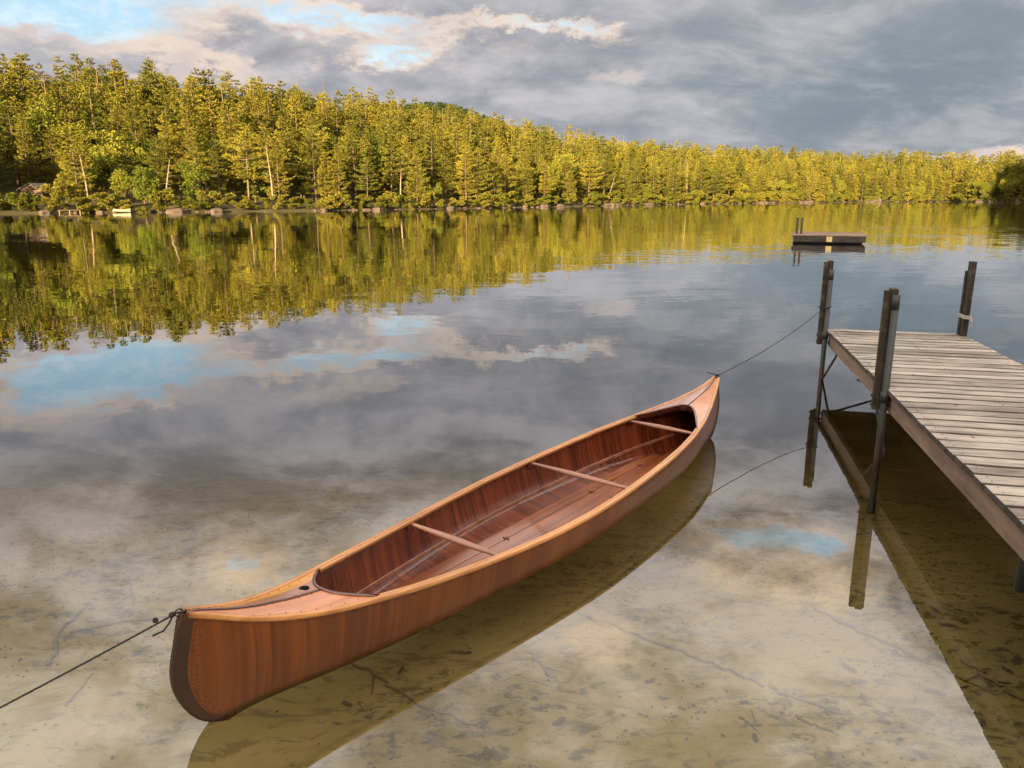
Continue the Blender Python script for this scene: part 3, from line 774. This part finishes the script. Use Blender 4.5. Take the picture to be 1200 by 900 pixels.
# ------------------------------------------------------------------ dock
DX, DY = 3.41, 8.16; ANG = math.atan2(-.9749, -.2225)
# local x: along the dock towards the beach, local y: to the LEFT of that = towards the photo's right
dock = empty('wooden_dock', (DX, DY, 0), ANG); tag(dock, 'weathered grey plank dock on posts reaching from the right', 'dock')
DW = 1.25; DLn = 9.9; ZT = .54
def plank_mesh(x, w, y0_, y1_, zt, th, rg):
    """one deck board with worn edges, slight cup and twist"""
    b_ = []; n = 9; rows = []
    for i in range(n):
        y = y0_ + (y1_ - y0_) * i / (n - 1); dz = rg.normal(0, .0008) + .0015 * math.sin(i * .8 + x * 9)
        wj = w / 2 + rg.normal(0, .0009); xc = x + rg.normal(0, .0006)
        rows.append([(xc - wj + .005, y, zt + dz), (xc + wj - .005, y, zt + dz), (xc + wj, y, zt + dz - .005), (xc + wj, y, zt - th), (xc - wj, y, zt - th), (xc - wj, y, zt + dz - .005)])
    return rows
b = MB(); rg = np.random.default_rng(3); nb_ = int(DLn / .147)
for i in range(nb_):
    tilt = rg.normal(0, .0025)
    rows = plank_mesh(.075 + i * .147 + rg.normal(0, .002), .130 + rg.normal(0, .0015), -.035 + rg.normal(0, .0025), DW + .03 + rg.normal(0, .005), ZT + rg.normal(0, .0012), .036, rg)
    n0 = len(b.v); b.grid(rows, closed=True); b.f.append(tuple(n0 + k for k in range(6))[::-1]); n1 = len(b.v) - 6; b.f.append(tuple(n1 + k for k in range(6)))
dkm = b.mesh('decking', M['plank']); dkm.materials.append(M['plankshade'])
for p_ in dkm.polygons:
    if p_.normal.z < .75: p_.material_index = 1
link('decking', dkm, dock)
for yy in (.02, DW - .02):
    MB().box((DLn / 2, yy, ZT - .036 - .075), (DLn, .038, .150), ch=.003).build('side_beam', M['fascia'], dock)
MB().box((.022, DW / 2, ZT - .036 - .076), (.038, DW - .084, .148), ch=0).build('end_beam', M['fascia'], dock)
MB().box((DLn / 2, DW / 2, ZT - .036 - .072), (DLn - .1, .038, .140)).build('joist', M['darkwood'], dock)
for xx in (.9, 2.65, 5.0, 7.4, 9.5):
  for y0_, y1_ in ((.042, DW / 2 - .022), (DW / 2 + .022, DW - .042)): MB().box((xx, (y0_ + y1_) / 2, ZT - .036 - .077), (.04, y1_ - y0_, .13)).build('cross_timber', M['darkwood'], dock)
b = MB()    # nail heads along both edges
for i in range(nb_):
    for yy in (.02, DW - .02, DW / 2):
        for dx in (-.035, .035): b.tube([(.075 + i * .147 + dx, yy, ZT - .004), (.075 + i * .147 + dx, yy, ZT + .0022)], .0035, 6)
b.build('nails', M['brass'], dock)['kind'] = 'stuff'
def dock_post(x, yout, side, ztop, zbot, two=True, pipe_top=None, pipe_side=1, pdz=-.6, mirror=1):
    """timbers bolted outside the beam and a galvanized leg; side -1 = the photo's left side"""
    s_ = side
    post = MB().box((x, yout + s_ * .05, (ztop + zbot) / 2), (.095, .046, ztop - zbot)).build('post', M['post'], dock)
    if two: MB().box((x + .02 * mirror, yout + s_ * .0935, (ztop + zbot) / 2 - .006), (.042, .044, ztop - zbot - .012)).build('timber', M['post'], post)
    leg = MB(); xx = x + pipe_side * .072
    leg.tube([(xx, yout + s_ * .045, pdz), (xx, yout + s_ * .045, pipe_top)], .026, 12); leg.build('leg', M['pipe'], dock, True)
    c = MB().tube([(xx, yout + s_ * .045, pipe_top - .10), (xx, yout + s_ * .045, pipe_top + .004)], .0275, 12)
    c2_ = MB().tube([(xx, yout + s_ * .045, ZT - .10), (xx, yout + s_ * .045, ZT - .02)], .034, 12); c.build('collar', M['pipe'], dock, True); c2_.build('collar', M['pipe'], dock, True)
    
    for zz in (ZT - .07, ZT - .14, zbot + .1):
        if zz > zbot and zbot < ZT: MB().tube([(x, yout - s_ * .02, zz), (x, yout + s_ * .125, zz)], .009, 6).build('bolt', M['brass'], post)
dock_post(-.03, 0, -1, 1.262, .37, True, 1.17, 1, -1.6)
dock_post(2.66, 0, -1, 1.272, .37, True, 1.23, 1, -1.0)
dock_post(.14, DW - .045, 1, 1.290, ZT + .003, False, 1.17, -1, -1.6)
dock_post(2.66, DW, 1, 1.20, .37, True, 1.15, -1, -1.0)
MB().box((.075, DW + .002, (1.19 + ZT) / 2 + .002), (.05, .060, 1.19 - ZT)).build('timber', M['post'], dock)
# sleeve leg near the right edge of the picture, and shore end legs
lg = MB(); lg.tube([(5.02, .075, .14), (5.02, .075, .50)], .028, 14); lg.build('leg', M['pipe'], dock, True)
lg = MB(); lg.tube([(5.02, DW - .1, -.45), (5.02, DW - .1, .5)], .026, 12); lg.build('leg', M['pipe'], dock, True)
for (p0, p1) in (((.05, -.045, -.03), (.52, .005, .36)), ((.03, .20, -.06), (.06, DW, .40)), ((.09, -.02, .40), (.06, DW - .05, -.06)), ((2.60, .05, -.05), (2.1, .02, .36))):
    MB().tube([p0, p1], .012, 8).build('brace', M['darkwood'], dock, True)
rp = MB()
for k in range(3):
    zz = ZT + .185 + k * .013; rp.tube([(.03, DW - .032, zz), (.12, DW - .034, zz + .004), (.20, DW - .03, zz), (.20, DW + .04, zz - .005), (.03, DW + .04, zz), (.03, DW - .032, zz)], .007, 6)
rp.tube([(.20, DW + .035, ZT + .19), (.215, DW + .05, ZT + .15), (.215, DW + .045, ZT + .11)], .008, 6)
tag(rp.build('rope_lashing', M['palerope']), 'pale rope wound round the far right dock post', 'rope')
lo = bpy.data.objects['rope_lashing']; lo.location = (DX, DY, 0); lo.rotation_euler = (0, 0, ANG)

# ------------------------------------------------------------------ canoe
CA = np.array([-1.1722, 2.4592]); CB = np.array([1.6574, 6.0583]); CL = float(np.linalg.norm(CB - CA)); ax_ = (CB - CA) / CL
mid_ = (CA + CB) / 2; CANG = math.atan2(ax_[1], ax_[0])
canoe = empty('canoe', (mid_[0], mid_[1], 0), CANG); tag(canoe, 'varnished reddish wooden canoe floating in clear shallows', 'canoe')
ss = np.linspace(0, CL, 401)
zk = np.interp(ss, [0, .08, .18, .3, .45, .6, .9, 1.2, 1.5, 1.8, 2.1, 2.4, 2.7, 3.0, 3.3, 3.6, 3.9, 4.15, 4.35, 4.48, CL],
               [.487, .455, .405, .362, .325, .302, .278, .262, .253, .250, .254, .262, .272, .284, .298, .315, .340, .372, .412, .452, .505])
bk = np.interp(ss, [0, .15, .3, .45, .6, .9, 1.2, 1.5, 1.8, 2.1, 2.4, 2.7, 3.0, 3.3, 3.6, 3.9, 4.15, 4.35, 4.48, CL],
               [.010, .050, .092, .134, .174, .241, .295, .337, .372, .391, .391, .378, .359, .330, .283, .216, .145, .083, .042, .010])
ker = np.exp(-np.linspace(-2, 2, 25) ** 2); ker /= ker.sum()
def smo(a):
    p_ = np.concatenate([2 * a[0] - a[1:13][::-1], a, 2 * a[-1] - a[-13:-1][::-1]]); return np.convolve(p_, ker, 'valid')
zk, bk = smo(zk), np.maximum(smo(bk), .008)
def zg(s): return float(np.interp(s, ss, zk))
def bg(s): return float(np.interp(s, ss, bk))
_pz = np.polyfit([-.045, -.034, -.015, .034, .085, .137, .19, .246, .30, .362, .42, .487], [.20, .155, .105, .030, -.012, -.038, -.054, -.060, -.054, -.040, -.022, .0], 6)
def shift(z): return float(np.polyval(_pz, min(max(z, -.045), .495)))
def zbot(s):
    u = min(s, CL - s); return -.045 + .015 * math.exp(-(u / .5) ** 2)
def hullpt(s, th, side, off=0.0):
    """th 0..1 from keel to gunwale"""
    u = abs(s / CL - .5) * 2; zb = zbot(s); zt_ = zg(s); b = bg(s)
    p_ = .46 + .75 * u ** 7; a = th * math.pi / 2
    zz = zb + (zt_ - zb) * (1 - math.cos(a)) ** .92; yy = b * math.sin(a) ** p_
    if th > .8 and u < .8: yy += .006 * math.sin((th - .8) / .2 * math.pi) * (1 - u)       # slight tumblehome
    sh = shift(zz); w0 = max(0, 1 - s / .62) ** 1.5; w1 = max(0, 1 - (CL - s) / .62) ** 1.5
    x = s + sh * w0 - sh * w1
    yy = max(yy + off, 0.0)
    return (x - CL / 2, -side * yy, zz)
st = sorted(set(list(np.linspace(0, .5, 26)) + list(np.linspace(.5, CL - .5, 90)) + list(np.linspace(CL - .5, CL, 26))))
TH = list(np.linspace(0, 1, 34) ** 1.35)
b = MB()
rows = [[hullpt(s, t_, -1) for t_ in TH[::-1]] + [hullpt(s, t_, 1) for t_ in TH[1:]] for s in st]
b.grid(rows, True); hull = b.build('hull', M['hull'], canoe, True)
# inner skin
def innerpt(s, th, side):
    x, y, z = hullpt(s, th, side, -.010); z = max(z + .004, .014 + .30 * y * y); return (x, y, min(z, zg(s) - .004))
sti = [s for s in st if .25 < s < CL - .25]
b = MB(); rows = [[innerpt(s, t_, -1) for t_ in TH[::-1]] + [innerpt(s, t_, 1) for t_ in TH[1:]] for s in sti]
b.grid(rows, False); b.build('inner_lining', M['inner'], canoe, True)
# gunwales: outer rail and inner rail swept along the sheer
def rail(name, mt_, o0, o1, z0, z1, s0, s1, side, rnd=.004, parent=canoe):
    rows = []
    for s in np.linspace(s0, s1, 150):
        b_ = bg(s); y0_ = max(b_ + o0, .0005 if o0 < 0 else .001); y1_ = max(b_ + o1, y0_ + .002); zz = zg(s); w0 = max(0, 1 - s / .62) ** 1.5; x = s - CL / 2
        prof = [(y0_, zz + z0), (y0_, zz + z1 - rnd), (y0_ + rnd, zz + z1), (y1_ - rnd, zz + z1), (y1_, zz + z1 - rnd), (y1_, zz + z0 + rnd), (y1_ - rnd, zz + z0)]
        rows.append([(x, -side * yy, z_) for yy, z_ in prof])
    bb_ = MB(); bb_.grid(rows, side > 0, closed=True); n = len(rows[0]); k = len(bb_.v) - n
    bb_.f.append(tuple(range(n)) if side < 0 else tuple(range(n))[::-1]); bb_.f.append(tuple(k + i for i in range(n)))
    return bb_.build(name, mt_, parent, True)
for side in (-1, 1):
    rail('gunwale', M['outwale'], -.006, .017, -.016, .008, .012, CL - .012, side)
    rail('inner_rail', M['outwale'], -.024, -.0065, -.014, .006, .735, 3.70, side, .003)
# stem bands
for end in (0, 1):
    bb_ = MB()
    for side in (-1, 1):
        rows = []
        for s in (0.0, .015, .030, .042):
            s_ = s if end == 0 else CL - s
            rows.append([(lambda p: (p[0] + (-.004 if end == 0 else .004) * (1 - s / .042), p[1] - side * .0032 * (1 if s < .04 else .2), p[2]))(hullpt(s_, t_, side)) for t_ in TH])
        bb_.grid(rows, (side > 0) == (end == 0))
    k = [hullpt(0 if end == 0 else CL, t_, 1) for t_ in TH]
    e_ = -.006 if end == 0 else .006
    rows = [[(p[0] + e_ * .2, -.0125, p[2]) for p in k], [(p[0] + e_, -.006, p[2]) for p in k], [(p[0] + e_, .006, p[2]) for p in k], [(p[0] + e_ * .2, .0125, p[2]) for p in k]]
    bb_.grid(rows, end == 1)
    bb_.build('stem_band', M['stem'], canoe, True)
# decks
def deck_piece(name, mt_, end, fa, fb, zoff=0.0):
    """between fractions fa..fb of the half beam (+ = the photo's right)"""
    rows = []; nS = 26
    for j in range(9):
        f_ = fa + (fb - fa) * j / 8; row = []
        if end == 0: s_end = .60 + .14 * abs(f_) ** 2.2; s0 = .02; 
        else: s_end = 4.05 - .36 * abs(f_) ** 2.4; s0 = CL - .02
        for i in range(nS + 1):
            s = s0 + (s_end - s0) * i / nS; b_ = max(bg(s) - .006, .002)
            row.append((s - CL / 2, -f_ * b_, zg(s) + .002 + zoff + .014 * (1 - f_ * f_) * min(1, b_ / .1)))
        rows.append(row)
    bb_ = MB(); bb_.grid(rows, end == 1); 
    low = [[(p[0], p[1], p[2] - .012) for p in r] for r in rows]; bb_.grid(low, end == 0)
    bb_.grid([[r[-1] for r in rows], [r[-1] for r in low]], end == 1)
    return bb_.build(name, mt_, canoe, True)
dk = deck_piece('deck_plank', M['deck'], 0, .02, 1.0)
dp = deck_piece('king_plank', M['deckpink'], 0, -.58, .02, .001); dp['label'] = 'greyish pink deck plank with a round hole'
do = deck_piece('deck_plank', M['deckorange'], 0, -1.0, -.58); do['label'] = 'bright orange left deck plank'
deck_piece('deck_plank', M['deck'], 1, .02, 1.0); deck_piece('deck_plank', M['deckpink'], 1, -1.0, .02)
def deckz(s, f_): b_ = max(bg(s) - .006, .002); return (s - CL / 2, -f_ * b_, zg(s) + .002 + .014 * (1 - f_ * f_) * min(1, b_ / .1))
for end in (0, 1):
    a_, c_ = (.03, .60) if end == 0 else (CL - .03, 4.05)
    MB().tube([tuple(np.array(deckz(a_ + (c_ - a_) * i / 20, .02)) + (0, 0, .0015)) for i in range(21)], .0055, 6).build('deck_seam', M['coaming'], canoe, True)
# hole with a dark ring in the near king plank
hx, hy, hz = deckz(.553, -.33)
MB().tube([(hx, hy, hz - .004), (hx, hy, hz + .0035)], .021, 24).build('drain_hole', M['black'], canoe, True)
# coamings along the deck openings
for end in (0, 1):
    pts = []; lip0 = []; lip1 = []
    for j in range(41):
        f_ = -1 + 2 * j / 40
        s = (.60 + .14 * abs(f_) ** 2.2) if end == 0 else (4.05 - .36 * abs(f_) ** 2.4)
        p_ = Vector(deckz(s, f_ * .985)); pts.append(p_ + Vector((0, 0, .001))); e_ = .004 if end == 0 else -.004
        lip0.append(tuple(p_ + Vector((e_, 0, .006)))); lip1.append(tuple(p_ + Vector((e_, 0, -.042))))
    bb_ = MB().tube([tuple(p) for p in pts], [.0085 * min(1, .35 + 4 * (1 - abs(-1 + 2 * j / 40))) for j in range(41)], 8); lip2 = [(p[0] + (.005 if end == 0 else -.005), p[1], p[2]) for p in lip0]; lip3 = [(p[0] + (.005 if end == 0 else -.005), p[1], p[2]) for p in lip1]
    bb_.grid([lip0, lip1, lip3, lip2], False, False)
    bb_.build('coaming', M['coaming'], canoe, True)
# side stringers inside
for side in (-1, 1):
    rows = []
    for s in np.linspace(.62, 4.1, 90):
        zz = .055 + .5 * (zg(s) - .25); 
        # find th for that height
        lo_, hi_ = 0, 1
        for _ in range(14):
            mm = (lo_ + hi_) / 2
            if innerpt(s, mm, side)[2] < zz: lo_ = mm
            else: hi_ = mm
        p_ = Vector(innerpt(s, lo_, side)); inn = Vector((0, side, 0))
        rows.append([tuple(p_ + Vector((0, 0, .010)) - inn * .002), tuple(p_ + Vector((0, 0, .010)) + inn * .009), tuple(p_ - Vector((0, 0, .010)) + inn * .009), tuple(p_ - Vector((0, 0, .010)) - inn * .002)])
    bb_ = MB(); bb_.grid(rows, side < 0, closed=True); bb_.build('stringer', M['inner' if side > 0 else 'thwart'], canoe)
# floor boards
def fboard(name, y0f, y1f, s0, s1, dz, mt_):
    rows = []
    for s in np.linspace(s0, s1, 60):
        k = min(1.0, bg(s) / .30); x = s - CL / 2; r_ = []
        for j in range(5):
            y = (y0f + (y1f - y0f) * j / 4) * k; r_.append((x, y, .014 + .30 * y * y + dz))
        rows.append([(r_[0][0], r_[0][1], r_[0][2] - .010)] + r_ + [(r_[-1][0], r_[-1][1], r_[-1][2] - .010)])
    bb_ = MB(); bb_.grid(rows, True); bb_.f.append(tuple(range(7))); k = len(bb_.v) - 7; bb_.f.append(tuple(k + i for i in range(7))[::-1])
    return bb_.build(name, mt_, canoe)
fboard('floorboard', -.082, .082, .80, 3.95, .012, M['floorwood'])
fboard('floorboard', .088, .165, .95, 3.80, .011, M['floorwood'])
fboard('floorboard', -.165, -.088, .95, 3.80, .011, M['floorwood'])
for s in (.98, 1.95, 2.85, 3.5):
    for y in (-.085, .085):
        MB().box((s - CL / 2, y, .030), (.008, .045, .006)).box((s - CL / 2, y, .031), (.035, .007, .006)).build('turn_button', M['coaming'], canoe)
# thwarts
for s in (1.435, 2.565, 3.65):
    w = bg(s) - .012; zz = zg(s) - .020; k = 15; rows = []
    for i in range(k):
        u = -1 + 2 * i / (k - 1); f_ = .5 + .5 * math.cos(u * math.pi * .92); rw = .0115 + .0135 * f_; rh = .009 + .006 * f_
        rows.append([(s - CL / 2 + rw * math.cos(a), u * w, zz + rh * math.sin(a)) for a in np.linspace(0, 2 * math.pi, 13)[:-1]])
    bb_ = MB().grid(rows, False, closed=True); th_ = bb_.build('thwart', M['thwart'], canoe, True)
    for sg in (-1, 1): MB().box((s - CL / 2, sg * (w - .006), zz - .004), (.075, .012, .034)).build('bracket', M['coaming'], th_)
# tacks: along the stems and below the gunwale
bb_ = MB()
def tack(p, side, r_=.0032):
    bb_.tube([(p[0], p[1] + side * .001, p[2]), (p[0], p[1] - side * .0022, p[2])], [r_, r_ * .7], 6)
for side in (-1, 1):
    for e_ in (0, 1):
        for i in range(1, 30):
            t_ = (i / 30) ** .75
            for k, so in enumerate((.052, .072)):
                if k and i % 2: continue
                s = so if e_ == 0 else CL - so; tack(hullpt(s, t_, side), side)
    for s in np.arange(.15, CL - .1, .095):
        p_ = hullpt(s, .93, side); tack((p_[0], p_[1], zg(s) - .030), side, .0026)
    for s in np.arange(.06, .7, .06):
        for f_ in (.9, .1):
            p_ = deckz(s, f_ * -side); bb_.tube([(p_[0], p_[1], p_[2]), (p_[0], p_[1], p_[2] + .0022)], [.003, .002], 6)
bb_.build('tacks', M['brass'], canoe)['kind'] = 'stuff'
# ring bolts at the tips
for s, e_ in ((.0, -1), (CL, 1)):
    c_ = Vector((s - CL / 2 + e_ * .012, 0, zg(s) + .004)); ring = [(c_.x + .013 * math.cos(a) , 0, c_.z + .013 * math.sin(a)) for a in np.linspace(0, 2 * math.pi, 13)]
    MB().tube(ring, .003, 6, False).tube([(c_.x - e_ * .03, 0, c_.z - .006), (c_.x - e_ * .008, 0, c_.z - .002)], .005, 6).build('ring_bolt', M['brass'], canoe, True)
def cpt(s, y=0.0, z=None):
    p_ = CA + ax_ * s + np.array([-ax_[1], ax_[0]]) * y; return (p_[0], p_[1], zg(s) if z is None else z)

# mooring lines
def sag(a, b_, k, n=26):
    a = Vector(a); b_ = Vector(b_); return [tuple(a.lerp(b_, i / (n - 1)) - Vector((0, 0, k * 4 * (i / (n - 1)) * (1 - i / (n - 1))))) for i in range(n)]
def knot(mb, c, s_=.014, seed=1):
    rg_ = np.random.default_rng(seed); c = np.array(c)
    for k in range(3):
        n_ = unit(rg_.normal(size=3)); u_ = unit(np.cross(n_, [.3, .2, 1])); v_ = np.cross(n_, u_)
        mb.tube([tuple(c + s_ * (math.cos(a) * u_ + math.sin(a) * v_)) for a in np.linspace(0, 6.283, 12)], .0030, 6, False)
a_ = cpt(-.012, 0, .493); far_ = (-2.51, 1.49, .10)
mb = MB(); mb.tube(sag(a_, far_, .02), .0034, 6); knot(mb, np.array(a_) + [-.02, -.006, -.006], .009, 2); knot(mb, np.array(a_) + [-.065, -.038, -.010], .0075, 4)
mb.tube([tuple(np.array(a_) + v_) for v_ in ([-.02, 0, -.01], [-.030, -.01, -.035], [-.050, -.02, -.062], [-.085, -.03, -.075])], .0034, 6)
tag(mb.build('mooring_rope', M['rope'], None, True), 'thin dark rope tied to the near tip of the canoe, running left', 'rope')
a_ = cpt(CL + .012, 0, .512); pl = Matrix.Rotation(ANG, 3, 'Z') @ Vector((.05, -.08, 0)) + Vector((DX, DY, .775))
mb = MB(); mb.tube(sag(a_, pl, .05, 30), .0034, 6); knot(mb, np.array(a_) + [0, .0, -.004], .013, 5)
mb.tube([tuple(np.array(a_) + v_) for v_ in ([0, 0, 0], [-.03, .0, .012], [-.055, .01, .016], [-.085, .0, .030])], .004, 6)
lp = []
for w in np.linspace(0, 2 * math.pi * 1.05, 18):
    v_ = Matrix.Rotation(ANG, 3, 'Z') @ Vector((.005 + .075 * math.cos(w), -.07 + .062 * math.sin(w), 0)); lp.append((DX + v_.x, DY + v_.y, .775 + .006 * math.sin(w)))
mb.tube(lp, .005, 6)
tag(mb.build('mooring_rope', M['rope'], None, True), 'thin rope from the far tip of the canoe up to the dock post', 'rope')

# ------------------------------------------------------------------ sunken things on the sand
m, q, o = mat('wet_leaf'); n = q.noise(obj_co(q), 30.0, 4); pbsdf(q, o, q.mix(n, (.018, .015, .010, 1), (.055, .042, .024, 1)), .7); M['wetleaf'] = m
m, q, o = mat('wet_stick'); n = q.noise(obj_co(q), 12.0, 4); pbsdf(q, o, q.mix(n, (.055, .040, .025, 1), (.14, .105, .065, 1)), .8); M['wetstick'] = m
def ray_floor(px_, py_):
    """where the sight line through this photo pixel meets the lake bed"""
    v = (py_ - 450) / CAMF; dv = np.array([(px_ - 600) / CAMF, CP - v * SP, -(v * CP + SP)])
    tt = 1.0
    for _ in range(40):
        P_ = np.array([0, 0, H]) + dv * tt; hz_ = float(height(P_[0], P_[1])); tt += (P_[2] - hz_) / -dv[2] * .8
    return np.array([P_[0], P_[1], hz_])
def stick(pix, r0, r1, label, forks=0):
    P_ = [ray_floor(*p) for p in pix]; pts = []
    rg_ = np.random.default_rng(int(pix[0][0]))
    for a, b_ in zip(P_[:-1], P_[1:]):
        for k in range(6):
            u = k / 6; c = a * (1 - u) + b_ * u + rg_.normal(0, .008, 3); c[2] = float(height(c[0], c[1])) + r0 * .7; pts.append(tuple(c))
    pts.append(tuple(P_[-1] + [0, 0, r1])); n = len(pts)
    mb = MB().tube(pts, [r0 + (r1 - r0) * i / (n - 1) for i in range(n)], 6)
    for k in range(forks):
        i = int(n * (k + 1) / (forks + 2)); p0 = np.array(pts[i]); dv = unit(np.array(pts[min(i + 2, n - 1)]) - p0); a = rg_.choice([-1, 1]) * .7
        d2 = np.array([dv[0] * math.cos(a) - dv[1] * math.sin(a), dv[0] * math.sin(a) + dv[1] * math.cos(a), 0]); ln = rg_.uniform(.06, .16)
        mb.tube([tuple(p0), tuple(p0 + d2 * ln + [0, 0, .004])], [r0 * .7, r1 * .6], 5)
    tag(mb.build('sunken_stick', M['wetstick'], None, True), label, 'stick')
stick([(688, 722), (745, 745), (800, 765), (850, 785), (895, 806)], .010, .005, 'long thin branch on the lake bed right of the canoe')
stick([(955, 714), (1010, 742), (1062, 765), (1100, 783), (1165, 815)], .009, .004, 'long curved branch on the lake bed crossing into the dock shade')
stick([(902, 806), (940, 822), (990, 838)], .008, .004, 'short thin branch on the sand at lower right', 1)
stick([(412, 776), (450, 800), (500, 830), (560, 850)], .008, .004, 'dark branch in the shade under the near half of the canoe', 2)
stick([(622, 765), (636, 782), (652, 800)], .006, .003, 'small dark twig on the sand below the canoe reflection', 2)
stick([(868, 840), (880, 850), (893, 850)], .005, .003, 'small forked twig on the sand at lower middle right', 3)
stick([(932, 838), (950, 850), (983, 862)], .005, .003, 'thin twig near the bottom edge right of centre')
stick([(1130, 775), (1165, 800), (1198, 822)], .009, .006, 'dark stick lying in the dock shade at the right edge', 2)
stick([(80, 742), (130, 732), (205, 722)], .008, .004, 'thin branch on the lake bed under the left rope')
stick([(60, 780), (66, 745), (100, 712)], .012, .006, 'thick pale stick under water at the far left')
stick([(150, 724), (157, 700), (148, 680)], .006, .004, 'short curved twig under water above the left rope')
stick([(78, 828), (95, 805), (110, 790)], .005, .003, 'tiny straight twig under water below the left rope')
def leafmesh(seed):
    rg_ = np.random.default_rng(seed); n = 12; ring = []
    for i in range(n):
        a = 6.283 * i / n; r_ = .5 + .22 * math.cos(a * 2) + rg_.uniform(-.1, .1); ring.append((r_ * math.cos(a), r_ * .7 * math.sin(a), .05 * math.sin(a * 3 + seed)))
    low = [(x * .9, y * .9, z - .04) for x, y, z in ring]
    return MB().add([(0, 0, .08)] + ring + low, [(0, 1 + i, 1 + (i + 1) % n) for i in range(n)] + [(1 + (i + 1) % n, 1 + i, 1 + n + i, 1 + n + (i + 1) % n) for i in range(n)]).mesh('sunken_leaf', M['wetleaf'])
LM = [leafmesh(i) for i in range(5)]
leaves = [(545, 766, .05, 'under the canoe, nearest the keel shadow'), (470, 787, .045, 'in the shade below the near half of the canoe'), (407, 826, .045, 'in the shade close to the near stem'), (655, 847, .055, 'alone on the pale sand at bottom centre'),
          (995, 784, .06, 'largest of the dark clump at lower right'), (1005, 800, .045, 'in the dark clump, just below its largest leaf'), (1012, 818, .04, 'lowest of the dark clump at lower right'), (1096, 812, .065, 'beside the edge of the dock reflection'),
          (1072, 820, .035, 'just left of the leaf by the dock reflection'), (1078, 885, .045, 'near the bottom edge at lower right'), (762, 799, .04, 'on the sand in the middle right'), (1096, 716, .05, 'in the dock shade, upper one by its edge'),
          (1108, 733, .055, 'in the dock shade, lower one by its edge'), (1130, 729, .05, 'in the dock shade, right of the pair by its edge'), (405, 776, .04, 'in the shade near the waterline of the hull'), (1150, 848, .045, 'near the dock reflection at the right bottom'),
          (1180, 786, .04, 'in the dock shade near the right edge'), (872, 824, .035, 'beside the small forked twig'), (885, 866, .04, 'below the small forked twig'), (1035, 846, .04, 'between the dark clump and the bottom edge')]
for i, (a, b_, sz_, w_) in enumerate(leaves):
    P_ = ray_floor(a, b_); o_ = link('sunken_leaf', LM[i % 5]); o_.location = P_ + [0, 0, .008]; o_.rotation_euler = (0, 0, i * 1.3); o_.scale = (sz_, sz_, sz_ * .4)
    tag(o_, f'dark sunken leaf {w_}', 'leaf')
# specks of litter
rg_ = np.random.default_rng(9); Vd = []; Fd = []
cl_ = [(x_, y_) for x_, y_ in zip(rg_.uniform(-3.2, 3.2, 70), rg_.uniform(1.6, 6.5, 70))]
for i in range(2600):
    if i % 3: c0 = cl_[int(rg_.integers(len(cl_)))]; x, y = c0[0] + rg_.normal(0, .17), c0[1] + rg_.normal(0, .10)
    else: x, y = rg_.uniform(-4, 4.5), rg_.uniform(1.3, 7)
    z = float(height(x, y)) + .004; a = rg_.normal(0, .7); ln = rg_.uniform(.003, .016) * (1 if rg_.random() < .93 else 2.5); wd = rg_.uniform(.0015, .007)
    u_ = np.array([math.cos(a), math.sin(a), 0]); v_ = np.array([-math.sin(a), math.cos(a), 0]); c = np.array([x, y, z]); n = len(Vd)
    Vd += [c - u_ * ln, c + v_ * wd, c + u_ * ln, c - v_ * wd, c + [0, 0, .006]]; Fd += [(n, n + 3, n + 4), (n + 3, n + 2, n + 4), (n + 2, n + 1, n + 4), (n + 1, n, n + 4)]
tag(MB().add(Vd, Fd).build('lake_bed_litter', M['wetleaf']), 'scattered bits of bark, needles and leaf litter on the sand', 'litter', kind='stuff')
